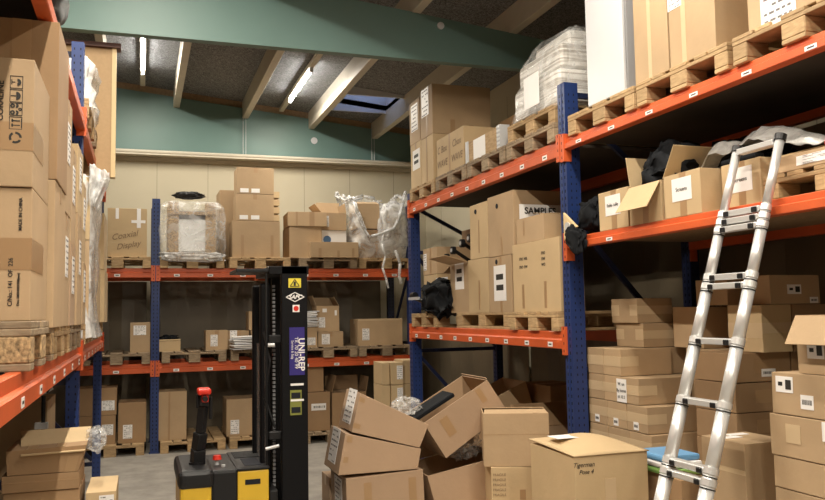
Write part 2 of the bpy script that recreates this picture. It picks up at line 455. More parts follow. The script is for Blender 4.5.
bm = bmesh.new(); box(bm, XR+.046, XR2-.046, 1.78, 4.98, 2.193, 2.214); build('shelf_board', bm, M['deck'], rr_)
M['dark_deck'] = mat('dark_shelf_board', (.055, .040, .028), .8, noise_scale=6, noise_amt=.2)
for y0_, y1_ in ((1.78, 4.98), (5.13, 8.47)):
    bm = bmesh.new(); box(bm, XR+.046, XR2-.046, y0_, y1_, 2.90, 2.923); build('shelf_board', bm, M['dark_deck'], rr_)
rel(rr_)
# back rack: aisle face Y=10.7
YB, YB2 = 10.72, 11.74
br = empty('pallet_rack', (.18, YB, 0), 'blue and orange pallet rack against far wall behind the stacker', 'rack', G_RACK)
for x in (-3.2, .18, 3.62):
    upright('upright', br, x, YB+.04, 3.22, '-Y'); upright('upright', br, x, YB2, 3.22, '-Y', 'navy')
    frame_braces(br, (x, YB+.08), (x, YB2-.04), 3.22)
for z in (1.12, 2.325):
    beam(br, (-3.15, YB), (.13, YB), z, (0, -1), h=.12, nlab=4); beam(br, (.23, YB), (3.57, YB), z, (0, -1), h=.12, nlab=8)
    beam(br, (-3.15, YB2), (.13, YB2), z, (0, 1), h=.12); beam(br, (.23, YB2), (3.57, YB2), z, (0, 1), h=.12)
rel(br)
# left rack: aisle face X=-.385
XL, XL2 = -.385, -1.45
lr = empty('pallet_rack', (XL, 5.9, 0), 'blue and orange pallet rack along left side, nearest the camera', 'rack', G_RACK)
for y in (2.15, 5.88, 9.18):
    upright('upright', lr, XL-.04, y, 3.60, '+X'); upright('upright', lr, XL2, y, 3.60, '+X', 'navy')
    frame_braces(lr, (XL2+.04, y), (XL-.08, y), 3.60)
for y0, y1 in ((-.75, 2.1), (2.2, 5.83), (5.93, 9.13)):
    for z in (1.52, 3.11):
        beam(lr, (XL, y0), (XL, y1), z, (1, 0), nlab=7 if z < 2 else 0); beam(lr, (XL2, y0), (XL2, y1), z, (-1, 0))
upright('upright', lr, XL-.04, -.80, 3.42, '+X'); upright('upright', lr, XL2, -.80, 3.42, '+X', 'navy')
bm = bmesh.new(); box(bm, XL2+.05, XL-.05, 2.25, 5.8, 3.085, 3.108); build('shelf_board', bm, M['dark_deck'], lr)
rel(lr)

# ------------------------------------------------------------------ room shell
def room():
    X0, X1, Y0, Y1 = -2.3, 4.35, -5.0, 12.1
    zp = lambda x: 4.79-.1*x          # underside of purlins, the roof falls to the right
    bm = bmesh.new(); box(bm, X0, X1, Y0, Y1, -.1, 0); struct(build('floor', bm, M['floor']))
    def wall(name, *d):
        bm = bmesh.new(); box(bm, *d)
        return bm
    bm = wall('', X0-.1, X1+.1, Y1, Y1+.1, 0, 5.4)
    x = X0+.35
    while x < X1:
        box(bm, x-.004, x+.004, Y1-.002, Y1+.001, 0, 4.0, 1); x += .72
    struct(build('wall_back', bm, [M['wall'], M['seam']]))
    bm = wall('', X1, X1+.1, Y0, Y1, 0, 5.4)
    y = .6
    while y < Y1: box(bm, X1-.002, X1+.001, y-.004, y+.004, 0, 4.4, 1); y += 1.2
    struct(build('wall_right', bm, [M['wall'], M['seam']]))
    bm = wall('', X0-.1, X0, Y0, Y1, 0, 5.4); struct(build('wall_left', bm, M['sheet']))
    bm = wall('', X0-.1, X1+.1, Y0-.1, Y0, 0, 5.4); struct(build('wall_front', bm, M['sheet']))
    # ceiling boards between purlins, with the roof-light opening
    bm = bmesh.new()
    def slab(xa, xb, ya, yb):
        P = {}
        for i, x in ((0, xa), (1, xb)):
            for j, y in ((0, ya), (1, yb)):
                for k in (0, 1): P[(i, j, k)] = Vector((x, y, zp(x)+.25+.08*k))
        hexa(bm, P)
    wx0, wx1, wy0, wy1 = 2.62, 3.44, 10.35, 11.2
    slab(X0, wx0, Y0, Y1); slab(wx1, X1, Y0, Y1); slab(wx0, wx1, Y0, wy0); slab(wx0, wx1, wy1, Y1)
    struct(build('ceiling', bm, M['ceil']))
    # roof light well
    bm = bmesh.new(); zt = 5.0
    box(bm, wx0-.03, wx0, wy0, wy1, 4.66, zt); box(bm, wx1, wx1+.03, wy0, wy1, 4.60, zt)
    box(bm, wx0-.03, wx1+.03, wy0-.03, wy0, 4.66, zt); box(bm, wx0-.03, wx1+.03, wy1, wy1+.03, 4.66, zt)
    w = struct(build('window_1', bm, M['white']))
    bm = bmesh.new(); box(bm, wx0, wx1, wy0+.40, wy0+.415, zt-.01, zt+.01); box(bm, wx0, wx0+.02, wy0, wy1, zt-.01, zt+.02); box(bm, wx1-.02, wx1, wy0, wy1, zt-.01, zt+.02)
    build('window_frame', bm, M['white'], w)
    bm = bmesh.new(); box(bm, wx0, wx1, wy0, wy1, zt, zt+.01)
    g, nt, b = new_mat('roof_glass'); b.inputs['Transmission Weight'].default_value = 1; b.inputs['Roughness'].default_value = .25; b.inputs['IOR'].default_value = 1.1; b.inputs['Base Color'].default_value = (.8, .88, 1, 1)
    build('window_pane', bm, g, w)
    # purlins
    i = 1
    for x in (-1.45, -.47, .47, 1.46, 2.46, 3.47):
        bm = bmesh.new()
        P = {}
        for a, xx in ((0, x-.045), (1, x+.045)):
            for j, y in ((0, Y0), (1, Y1-.03)):
                for k, z in ((0, zp(x)), (1, zp(x)+.26)): P[(a, j, k)] = Vector((xx, y, z))
        hexa(bm, P); bevel(bm, .004, 1)
        struct(build('trim_%d' % i, bm, M['beige_paint'])); i += 1
    # main green beams with the sloped top edge
    for ya, yb, zb in ((7.0, 7.09, 4.09), (2.0-4, 2.09-4, 4.09), (Y1-.14, Y1, 4.07)):
        bm = bmesh.new(); P = {}
        for a, x in ((0, X0), (1, X1)):
            for j, y in ((0, ya), (1, yb)):
                P[(a, j, 0)] = Vector((x, y, zb)); P[(a, j, 1)] = Vector((x, y, zp(x) if ya < 11 else zp(x)+.15))
        hexa(bm, P)
        o = struct(build('trim_%d' % i, bm, M['green'])); i += 1
    # round holes in the two beams, light through them painted as white discs
    for x, y, z, r in ((2.70, 6.998, 4.44, .035), (2.50, 11.958, 4.36, .05)):
        bm = bmesh.new(); tube(bm, (x, y+.01, z), (x, y-.012, z), r, seg=24); struct(build('trim_%d' % i, bm, M['white'])); i += 1
    # timber plank between far beam and ceiling boards
    bm = bmesh.new(); P = {}
    for a, x in ((0, X0), (1, X1)):
        for j, y in ((0, Y1-.11), (1, Y1-.0)):
            P[(a, j, 0)] = Vector((x, y, zp(x)+.15)); P[(a, j, 1)] = Vector((x, y, zp(x)+.26))
    hexa(bm, P); struct(build('trim_%d' % i, bm, M['deck'])); i += 1
    # pale ledge and pipe under the far beam
    bm = bmesh.new(); box(bm, X0, X1, Y1-.22, Y1-.003, 4.015, 4.035); box(bm, X0, X1, Y1-.05, Y1-.003, 3.96, 4.01)
    tube(bm, (X0, Y1-.20, 4.06), (X1, Y1-.20, 4.06), .028, seg=12)
    struct(build('trim_%d' % i, bm, M['beige_paint'])); i += 1
    # suspension wires
    for x in (1.42, 1.46, 3.40, 3.44):
        bm = bmesh.new(); tube(bm, (x, Y1-.2, 4.07), (x, Y1-.2, 4.66), .004, seg=6); struct(build('trim_%d' % i, bm, M['steel'])); i += 1
room()

# dark sheets hung on the rear of the racks
def sheet(label, d, group='brown sheets behind the racks'):
    bm = bmesh.new(); x0, x1, y0, y1, z0, z1 = d
    n = 14; vs = []
    alongx = (x1-x0) > (y1-y0)
    for i in range(n+1):
        t = i/n; off = .012*math.sin(i*1.9)+.006*math.sin(i*4.1)
        if alongx: p = (x0+(x1-x0)*t, y0+off)
        else: p = (x0+off, y0+(y1-y0)*t)
        vs.append((bm.verts.new((*p, z0)), bm.verts.new((*p, z1))))
    for a, b in zip(vs, vs[1:]): bm.faces.new([a[0], b[0], b[1], a[1]])
    o = build('backing_sheet', bm, M['sheet'])
    mod = o.modifiers.new('s', 'SOLIDIFY'); mod.thickness = .003
    tag(o, label, 'sheet', group); return o
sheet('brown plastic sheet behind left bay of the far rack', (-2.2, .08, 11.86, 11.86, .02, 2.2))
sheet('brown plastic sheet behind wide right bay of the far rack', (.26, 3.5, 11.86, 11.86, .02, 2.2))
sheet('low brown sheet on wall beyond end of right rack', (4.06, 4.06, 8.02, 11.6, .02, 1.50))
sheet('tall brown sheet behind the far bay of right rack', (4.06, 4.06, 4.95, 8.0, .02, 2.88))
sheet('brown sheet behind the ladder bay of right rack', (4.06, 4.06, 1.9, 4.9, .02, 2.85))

# fluorescent fixtures hung in rows under the ceiling
def fixture(label, x, y, lit=True, L=1.5, zoff=0):
    z = 4.79-.1*x+.12+zoff
    root = empty('ceiling_light', (x, y, z), label, 'light', 'fluorescent tube lights under the ceiling')
    bm = bmesh.new(); box(bm, -.035, .035, -L/2-.75, L/2+.75, .04, .10); bevel(bm, .006, 1); build('batten', bm, M['beige_paint'], root)
    bm = bmesh.new(); tube(bm, (0, -L/2, 0), (0, L/2, 0), .014, seg=12); build('fluorescent_tube', bm, M['tube'], root)
    for s in (-1, 1):
        bm = bmesh.new(); box(bm, -.02, .02, s*L/2-.02, s*L/2+.02, -.018, .045); build('tube_socket', bm, M['white'], root)
    ld = bpy.data.lights.new('tube_light', 'AREA'); ld.shape = 'RECTANGLE'; ld.size = .06; ld.size_y = L; ld.energy = POWER; ld.color = (1.0, .91, .77)
    lo = bpy.data.objects.new('tube_light', ld); C.objects.link(lo); lo.parent = root; lo.location = (0, 0, -.03)
    return root
POWER = 72
fixture('lit fluorescent tube in the left ceiling row beyond green beam', 0.0, 10.2)
fixture('lit fluorescent tube in the right ceiling row beyond green beam', 1.98, 10.35)
POWER = 118
for k, (x, y) in enumerate(((0.0, 5.0), (1.98, 3.4), (0.0, 1.6), (1.98, -.2), (0.0, -1.6), (1.98, -3.4))):
    POWER = 140 if x < 1 else 85
    fixture('lit fluorescent tube on the ceiling before the near green beam', x, y)
# ================================================================== contents
def CT(label, *a, **k): return carton(label, *a, **k)[0]
# ---- far rack, upper shelf
U = 2.325; L1 = 1.12; PT = .144
G = 'pallets on the far rack'
pallet('small pale pallet at left end of the far upper shelf', -.28, 11.27, U, 'y', G)
pallet('film-covered pallet beneath the wrapped crate', .63, 11.27, U, 'y', G)
pallet('pale pallet beneath the tall three-box stack, far upper shelf', 1.50, 11.27, U, 'y', G)
pallet('pallet beneath the jumbled boxes, far upper shelf', 2.42, 11.27, U, 'y', G, 'wood_grey')
pallet('pallet beneath the torn plastic bag, far upper shelf', 3.25, 11.27, U, 'y', G)
pallet('worn pallet left of the blue post, far lower shelf', -.28, 11.27, L1, 'y', G, 'wood_grey')
pallet('worn pallet right of the blue post, far lower shelf', .66, 11.27, L1, 'y', G, 'wood_grey')
pallet('worn pallet under the white folded stack, far lower shelf', 1.52, 11.27, L1, 'y', G, 'wood_grey')
pallet('worn pallet right of the stacker mast, far lower shelf', 2.41, 11.27, L1, 'y', G, 'wood_grey')
pallet('darkest worn pallet at right end of far lower shelf', 3.24, 11.27, L1, 'y', G, 'wood_grey')
pallet('floor pallet left of the blue post under far rack', -.34, 11.25, 0, 'y', G)
pallet('floor pallet under the tall plain box by the blue post', .65, 11.25, 0, 'y', G)
pallet('floor pallet under the box behind the stacker body', 1.50, 11.25, 0, 'y', G)
pallet('floor pallet under the boxes right of the stacker mast', 2.45, 11.25, 0, 'y', G, 'wood_grey')
GB = 'boxes on the far rack upper shelf'
z = U+PT
r, P = carton('pale worn box handwritten Coaxial Display on small pallet', (-.40, .07, 10.74, 11.5, z, 3.09), 'card_light', GB,
   tapes=(('-Y', .20, .78, .28, 1), ('-Y', .74, .6, .84, 1), ('-Y', .6, .70, .96, .76)), tmat='label')
f = FaceMap(P, '-Y')
text('handwriting', 'Coaxial', .105, f.at(.42, .44), f.u, f.v, r, M['pen'], shear=.4, rot=.2)
text('handwriting', 'Display', .10, f.at(.52, .24), f.u, f.v, r, M['pen'], shear=.4, rot=.2)
# wrapped crate
wc = empty('wrapped_crate', (.63, 11.1, z), 'film-wrapped wooden crate with glass-like panel on far upper shelf', 'crate')
bm = bmesh.new(); box(bm, -.30, -.17, -.33, -.20, .06, .72); box(bm, .17, .30, -.33, -.20, .06, .72); box(bm, -.30, .30, -.34, -.22, .56, .60); box(bm, -.30, .30, -.33, .3, .02, .06)
box(bm, -.30, -.20, .2, .3, .06, .72); box(bm, .20, .30, .2, .3, .06, .72); build('crate_frame', bm, M['chip'], wc)
bm = bmesh.new(); box(bm, -.17, .19, -.30, -.25, .08, .50); build('front_panel', bm, M['alu'], wc)
bm = bmesh.new(); box(bm, -.16, .18, -.24, .24, .06, .62); build('machine_body', bm, M['grey'], wc)
def crumple(name, cen, size, m, parent=None, amp=.12, freq=3.0, seed=0, sub=4, flat=None, power=1.0, floor=None):
    bm = bmesh.new(); bmesh.ops.create_icosphere(bm, subdivisions=sub, radius=1)
    for v in bm.verts:
        d = v.co.normalized()
        p = Vector([math.copysign(abs(c)**power, c) for c in d]) if power != 1 else d
        q = noise.turbulence_vector(d*freq+Vector((seed*7.3, seed*1.7, seed)), 3, False)
        n1 = noise.ridged_multi_fractal(d*freq*.8+Vector((seed, seed*3, 0)), 1.0, 2.0, 3, 1.0, 2.0)
        p = p*(1+amp*(n1-1.2)*.6)+q*amp
        v.co = Vector((p.x*size[0]/2, p.y*size[1]/2, p.z*size[2]/2))
        if floor is not None and v.co.z < floor: v.co.z = floor+.1*(v.co.z-floor)*0
    o = build(name, bm, m, parent, smooth=True); o.location = cen
    return o
crumple('plastic_film', (0, 0, .34), (.88, .95, .82), M['film'], wc, amp=.05, freq=5, seed=3, power=.35, floor=-.33)
crumple('film_skirt', (0, -.38, .0), (.80, .16, .12), M['film_thick'], wc, amp=.2, freq=6, seed=5, power=.4)
o = crumple('black_bag', (.60, 10.98, 3.31), (.42, .3, .10), M['bin'], None, amp=.22, freq=2.2, seed=2); tag(o, 'limp black bag lying on top of the wrapped crate', 'bag')
CT('tall narrow box standing behind the three-box stack, far upper shelf', (1.02, 1.30, 11.22, 11.75, z, 3.44), 'card', GB, tapes=('x',))
CT('large square box at bottom of the three-box stack', (1.14, 1.77, 10.74, 11.15, z, 2.96), 'card', GB, tapes=(('-Y', .18, .04, .24, .62), ('-Y', .80, .04, .86, .62)))
lab2 = [('-Y', .20, .13, .11, .055, 'none'), ('-Y', .50, .13, .11, .055, 'none')]
CT('middle box of the three-box stack with two white stickers', (1.19, 1.69, 10.74, 11.1, 2.962, 3.32), 'card', GB, tapes=('y',), labels=lab2)
CT('topmost box of the three-box stack with two white stickers', (1.20, 1.69, 10.74, 11.1, 3.322, 3.68), 'card', GB, tapes=('y',), labels=lab2)
bm = bmesh.new()
for i in range(9): box(bm, -.04, .04, -.2, .2, i*.11, i*.11+.085)
o = build('carton_bundle', bm, M['card_light']); o.location = (1.80, 11.40, z); tag(o, 'bundle of flat cartons on edge behind the three-box stack', 'cartons')
CT('large plain box at lower left of the jumbled far pile', (1.90, 2.34, 10.74, 11.3, z, 2.90), 'card', GB, tapes=('x', ('-Y', .80, .02, .88, .2)))
CT('wide flat box lying atop the large plain box, far upper shelf', (1.89, 2.42, 10.72, 11.25, 2.902, 3.10), 'card', GB, tapes=(('-Y', .20, .05, .25, 1), ('-Y', .55, .0, .68, 1)), rz=-.05)
CT('white box with a round blue emblem, far upper shelf', (2.36, 2.70, 10.80, 11.3, z, 2.86), 'label', GB, tapes=())
r = [o for o in C.objects if o.name.startswith('cardboard_box')][-1]
bm = bmesh.new(); tube(bm, (-.10, -.2475, .26), (-.10, -.2515, .26), .055, seg=24); build('blue_emblem', bm, M['paperblue'], r)
CT('open brown box with raised flaps above the blue-emblem box', (2.36, 2.70, 10.78, 11.2, 2.862, 3.10), 'card', GB, tapes=(), labels=[('-Y', .14, .5, .09, .15, 'lines')], flaps={'+Y': (.20, 95), '-X': (.16, 130), '+X': (.14, 80)})
CT('long low box in front of the jumbled far pile', (2.16, 2.82, 10.60, 10.735, z, 2.68), 'card', GB, tapes=(('-Y', .16, .0, .22, .6), ('-Y', .55, 0, .60, .45), ('-Y', .86, 0, .91, .6)))
# torn plastic bag with boxes inside
zb = z
CT('tan box inside the torn plastic bag, upper left', (2.86, 3.20, 10.85, 11.25, 2.90, 3.25), 'card', 'boxes in the torn plastic bag', flaps={'-Y': (.12, 20)}, tapes=())
CT('dark box inside the torn plastic bag, lower', (2.84, 3.52, 10.82, 11.5, zb, 2.88), 'card_dark', 'boxes in the torn plastic bag')
CT('pale box inside the torn plastic bag, right', (3.22, 3.50, 10.9, 11.3, 2.90, 3.18), 'card_light', 'boxes in the torn plastic bag', tapes=())
pb = empty('torn_plastic_bag', (3.18, 11.15, zb), 'large torn clear plastic bag full of boxes, far upper shelf', 'bag')
bm = bmesh.new(); nu, nv = 48, 20; rows = []
for j in range(nv+1):
    v = j/nv; row = []
    for i in range(nu):
        a = 2*PI*i/nu; d = Vector((math.cos(a), math.sin(a)))
        sx = math.copysign(abs(d.x)**.5, d.x); sy = math.copysign(abs(d.y)**.5, d.y)
        fr = math.exp(-((a-4.6)/.55)**2)                # mouth torn open at the front left
        top = .92*(1-.62*fr)+.06*math.sin(5*a)+.05*noise.noise(Vector((math.cos(a)*3, math.sin(a)*3, 1)))
        bul = 1+.10*math.sin(v*PI)+(.10*v if v > .9 else 0)
        zz = v*top
        k = noise.noise(Vector((d.x*4, d.y*4, zz*5)))*.05+noise.noise(Vector((d.x*11, d.y*11, zz*9)))*.025
        row.append(bm.verts.new(((sx*(.42*bul+k)), sy*(.44*bul+k), zz+.01)))
    rows.append(row)
for j in range(nv):
    for i in range(nu): bm.faces.new([rows[j][i], rows[j][(i+1) % nu], rows[j+1][(i+1) % nu], rows[j+1][i]])
build('bag_film', bm, film_mat('bag_film', (.82, .82, .80), .16, .62, scale=5), pb, smooth=True)
bm = bmesh.new(); rim = [v for v in range(1)]
pts = []
for i in range(nu+1):
    a = 2*PI*i/nu; d = (math.cos(a), math.sin(a)); fr = math.exp(-(((a % (2*PI))-4.6)/.55)**2)
    top = .92*(1-.62*fr)+.06*math.sin(5*a)
    pts.append(Vector((math.copysign(abs(d[0])**.5, d[0])*.47, math.copysign(abs(d[1])**.5, d[1])*.49, top+.02*math.sin(i*2.3))))
for a_, b_ in zip(pts, pts[1:]):
    for q_ in range(3):
        jt = Vector((rnd.uniform(-.025, .025), rnd.uniform(-.025, .025), rnd.uniform(-.03, .03)))
        tube(bm, a_+jt, b_+jt, rnd.uniform(.008, .02), rnd.uniform(.008, .02), seg=7)
o = build('bunched_rim', bm, M['film_thick'], pb, smooth=True)
bm = bmesh.new(); path_tube(bm, [(.02, -.50, .36), (-.02, -.54, .2), (.03, -.53, .02), (-.02, -.55, -.14), (.03, -.56, -.30), (.06, -.55, -.42)], .016, 7)
path_tube(bm, [(.18, -.52, .10), (.24, -.54, -.08), (.22, -.55, -.25), (.25, -.55, -.36)], .022, 7); build('hanging_shred', bm, M['film_thick'], pb, smooth=True)
crumple('crumpled_side', (.22, -.30, .40), (.46, .36, .82), M['film_thick'], pb, amp=.12, freq=4, seed=9, power=.7)

# ---- far rack, lower shelf
GL = 'boxes on the far rack lower shelf'
z = L1+PT; lb = [('-Y', .5, .6, .12, .14, 'lines')]
CT('upright box with white label left of the blue post, far lower shelf', (-.12, .12, 10.74, 11.1, z, 1.64), 'card', GL, labels=[('-Y', .48, .74, .15, .12, 'lines')])
r = CT('low tray of black oddments right of the blue post', (.215, .49, 10.74, 11.1, z, 1.40), 'card_light', GL, tapes=(), flaps={'-Y': (.02, 80)})
o = crumple('black_oddments', (.35, 10.92, 1.42), (.24, .30, .10), M['cloth'], None, amp=.35, freq=3, seed=4); tag(o, 'heap of black oddments in the low tray', 'oddments', kind='stuff')
CT('left small labelled box beside the white folded stack', (.81, 1.09, 10.80, 11.1, z, 1.52), 'card', GL, tapes=('y',), labels=[('-Y', .37, .48, .09, .15, 'lines')])
CT('small labelled box half hidden by the white folded stack', (1.10, 1.37, 10.84, 11.1, z, 1.51), 'card', GL, tapes=('y',), labels=[('-Y', .25, .7, .09, .15, 'lines')])
def paperstack(label, x, y, z, n, w=.27, d=.3, t=.022, seed=1):
    r = random.Random(seed); root = empty('folded_stack', (x, y, z), label, 'stack'); zz = 0
    for i in range(n):
        bm = bmesh.new(); box(bm, -w/2, w/2, -d/2, d/2, 0, t*.72, 0, Matrix.Translation((r.uniform(-.02, .02), r.uniform(-.02, .02), zz)) @ Matrix.Rotation(r.uniform(-.12, .12), 4, 'Z') @ Matrix.Rotation(r.uniform(-.05, .05), 4, 'Y'))
        bevel(bm, t*.25, 2); build('folded_sheet', bm, M['label'] if i % 3 else M['white'], root); zz += t
    return root
paperstack('stack of white folded sheets left of the stacker mast', 1.27, 10.66, z+.004, 8)
CT('labelled lower box just left of the mast, far lower shelf', (1.39, 1.66, 10.74, 11.1, z, 1.51), 'card', GL, labels=[('-Y', .55, .4, .09, .15, 'lines')])
CT('labelled upper box just left of the mast, far lower shelf', (1.36, 1.64, 10.76, 11.1, 1.512, 1.76), 'card', GL, labels=[('-Y', .5, .5, .10, .16, 'lines')], tapes=('y',))
CT('labelled lower box just right of the mast, far lower shelf', (1.98, 2.27, 10.74, 11.1, z, 1.53), 'card', GL, labels=[('-Y', .72, .3, .11, .10, 'lines')])
paperstack('stack of white folded sheets right of the stacker mast', 2.14, 10.86, 1.535, 10, .28)
CT('closed labelled box beneath the open box, far lower shelf', (2.28, 2.63, 10.74, 11.1, z, 1.47), 'card', GL, labels=[('-Y', .3, .5, .11, .14, 'lines')], tapes=('y',))
CT('open flapped labelled box right of mast, far lower shelf', (2.27, 2.58, 10.76, 11.1, 1.472, 1.82), 'card', GL, tapes=(), labels=[('-Y', .22, .35, .09, .14, 'lines'), ('-Y', .35, .82, .06, .05, 'none'), ('-Y', .85, .72, .03, .07, 'none')], flaps={'-X': (.15, 110), '+X': (.14, 60), '+Y': (.12, 80)})
CT('wide box with shiny taped top at right of far lower shelf', (2.84, 3.48, 10.74, 11.2, z, 1.63), 'card', GL, tapes=('x', ('-Y', 0, .93, 1, .99)), tmat='tape_clear', labels=[('-Y', .17, .42, .10, .16, 'lines')])
# ---- far rack, floor
GF = 'boxes on the floor under the far rack'; z = PT
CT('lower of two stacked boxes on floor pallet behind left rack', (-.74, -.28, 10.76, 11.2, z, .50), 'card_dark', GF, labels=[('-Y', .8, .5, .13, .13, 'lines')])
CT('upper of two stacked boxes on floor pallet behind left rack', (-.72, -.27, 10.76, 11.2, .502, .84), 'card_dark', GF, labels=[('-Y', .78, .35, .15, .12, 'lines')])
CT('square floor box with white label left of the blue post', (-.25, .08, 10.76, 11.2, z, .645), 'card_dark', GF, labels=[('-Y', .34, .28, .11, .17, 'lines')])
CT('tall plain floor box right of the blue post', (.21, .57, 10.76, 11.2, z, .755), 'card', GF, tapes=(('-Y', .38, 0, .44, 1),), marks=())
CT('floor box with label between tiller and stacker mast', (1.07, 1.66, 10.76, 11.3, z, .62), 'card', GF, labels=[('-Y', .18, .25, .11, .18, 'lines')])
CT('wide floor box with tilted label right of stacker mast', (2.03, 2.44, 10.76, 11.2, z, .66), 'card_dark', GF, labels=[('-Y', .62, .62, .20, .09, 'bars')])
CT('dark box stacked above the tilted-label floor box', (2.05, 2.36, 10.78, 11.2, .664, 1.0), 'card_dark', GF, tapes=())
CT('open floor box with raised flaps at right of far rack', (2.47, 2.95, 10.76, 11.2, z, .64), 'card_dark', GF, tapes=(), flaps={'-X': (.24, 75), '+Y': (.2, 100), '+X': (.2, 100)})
# stack of small boxes on own pallet at end of the right rack
pallet('pallet under the small-box stack at end of right rack', 3.00, 9.60, 0, 'y', 'pallets on the floor')
CT('large box beneath the small-box stack behind the pile', (2.68, 3.38, 9.1, 9.6, PT, .60), 'card', 'small boxes stacked beyond the pile')
k = 0
names = [['lower left', 'lower middle', 'lower right'], ['upper left', 'upper middle', 'upper right']]
for j in (0, 1):
    for i in range(3):
        x = (2.70, 2.80, 2.965)[i]; w = (.09, .15, .22)[i]
        CT('%s labelled carton of the small-box stack behind the pile' % names[j][i], (x, x+w, 9.1+(.03, 0, .05)[i], 9.5, .602+j*.262, .86+j*.262+(.02 if i == 2 and j else 0)), 'card_light', 'small boxes stacked beyond the pile',
           tapes=(), labels=[('-Y', .72, .55, .07, .16, 'lines')] if i == 1 or (i == 2) else [], jit=.006)

# ---- right rack, top shelf far bay
GT = 'pallets on the right rack top shelf'; T = 2.935; yc = [8.06, 7.22, 6.38, 5.54]
cx = 3.45
pallet('pallet at far end of right top shelf under tall stack', cx, yc[0], T, 'x', GT)
pallet('pallet under the pencil-marked box on right top shelf', cx, yc[1], T, 'x', GT, 'wood_grey')
pallet('grey pallet under the small crate on right top shelf', cx, yc[2], T, 'x', GT, 'wood_grey')
pallet('lower of two pallets beneath the wrapped white pile', cx, yc[3], T, 'x', GT, 'wood_grey')
pallet('upper of two pallets beneath the wrapped white pile', cx+.02, yc[3]+.01, T+.1445, 'x', GT)
GA = 'boxes on the right rack top shelf'; z = T+PT
CT('lower box of the tall stack at far end of top shelf', (2.86, 3.42, 7.70, 8.06, z, 3.56), 'card_light', GA, tapes=(('-X', .42, 0, .50, 1),))
CT('lower far box with white sign at far end of top shelf', (2.86, 3.42, 8.07, 8.42, z, 3.57), 'card_light', GA, tapes=('x',), labels=[('-X', .55, .62, .24, .22, 'big')])
CT('upper near box with white sign, tallest on top shelf', (2.86, 3.52, 7.70, 8.08, 3.562, 4.09), 'card', GA, tapes=(('-X', .5, 0, .58, .45), ('-Y', .30, 0, .38, .3), ('-Y', .62, 0, .70, .2)), labels=[('-X', .42, .72, .22, .30, 'lines')])
CT('upper far box with white sign, tallest on top shelf', (2.86, 3.50, 8.10, 8.44, 3.572, 4.05), 'card', GA, tapes=(), labels=[('-X', .5, .6, .22, .30, 'lines')])
r, P = carton('box marked C Box Cbox Wave in faint pen on top shelf', (2.87, 3.5, 6.90, 7.62, z, 3.46), 'card_light', GA, tapes=(('-X', .47, 0, .52, 1),))
f = FaceMap(P, '-X')
for u, v, s in ((.22, .68, 'C Box'), (.22, .3, 'WAVE'), (.76, .68, 'Cbox'), (.76, .3, 'WAVE')): text('handwriting', s, .10, f.at(u, v), f.u, f.v, r, M['pen'], shear=.15)
CT('brown box at back between crate and wrapped white pile', (3.48, 3.86, 6.35, 6.78, z, 3.68), 'card', GA)
CT('brown box in rear row behind the pencil-marked box', (3.52, 3.9, 6.9, 7.5, z, 3.66), 'card_dark', GA)
kr = empty('small_crate', (3.15, 6.46, z), 'small wooden crate with metal corner bracket and white sheet on top shelf', 'crate')
bm = bmesh.new(); box(bm, -.28, .28, -.38, .38, 0, .19); bevel(bm, .005, 1); build('crate_body', bm, M['wood'], kr)
bm = bmesh.new(); box(bm, -.284, -.28, -.06, .20, .0, .185); build('paper_sheet', bm, M['label'], kr)
bm = bmesh.new()
for yy in (-.384, .31): box(bm, -.288, -.2802, yy, yy+.07, 0, .20)
box(bm, -.288, -.20, -.389, -.3803, 0, .20)
for kz in range(5):
    for ky in range(3): box(bm, -.2895, -.2875, -.375+ky*.022, -.363+ky*.022, .02+kz*.036, .035+kz*.036, 1)
build('metal_corner', bm, [M['steel'], M['grey']], kr)
# wrapped pile
z2 = T+.1445+.144
wp = empty('wrapped_pile', (3.36, 5.50, z2+.002), 'tall film-wrapped pile of white sheets on doubled pallets', 'wrapped pile')
bm = bmesh.new(); box(bm, -.46, .46, -.38, .38, 0, .27); box(bm, -.42, .42, -.35, .36, .275, .48); box(bm, -.30, .38, -.26, .30, .482, .62)
bevel(bm, .05, 3); build('sheet_pile', bm, M['sheets'], wp)
def wrap(name, lv, m, parent, seed, n=48, amp=.02, cap=True):
    bm = bmesh.new(); rows = []
    for (zz, hx, hy, ox, oy) in lv:
        row = []
        for i in range(n):
            a = 2*PI*i/n; c, s = math.cos(a), math.sin(a)
            k = noise.noise(Vector((c*3+seed, s*3, zz*6)))*amp+noise.noise(Vector((c*9+seed, s*9, zz*16)))*amp*.6
            row.append(bm.verts.new((math.copysign(abs(c)**.35, c)*(hx+k)+ox, math.copysign(abs(s)**.35, s)*(hy+k)+oy, zz+k*.5)))
        rows.append(row)
    for j in range(len(rows)-1):
        for i in range(n): bm.faces.new([rows[j][i], rows[j][(i+1) % n], rows[j+1][(i+1) % n], rows[j+1][i]])
    if cap: bm.faces.new(rows[-1])
    return build(name, bm, m, parent, smooth=True)
wrap('plastic_film', [(-.02, .52, .43, 0, 0), (.03, .50, .41, 0, 0), (.12, .49, .40, 0, 0), (.20, .485, .395, 0, 0), (.26, .48, .39, 0, 0), (.30, .45, .375, 0, 0), (.38, .45, .375, 0, 0), (.46, .44, .37, 0, 0), (.52, .39, .33, 0, 0), (.58, .36, .30, 0, 0), (.64, .31, .26, .02, 0), (.66, .2, .18, .02, 0)], M['film'], wp, 3.3)
bm = bmesh.new(); box(bm, -.505, -.503, -.15, .10, .05, .30); build('white_note', bm, M['label'], wp)
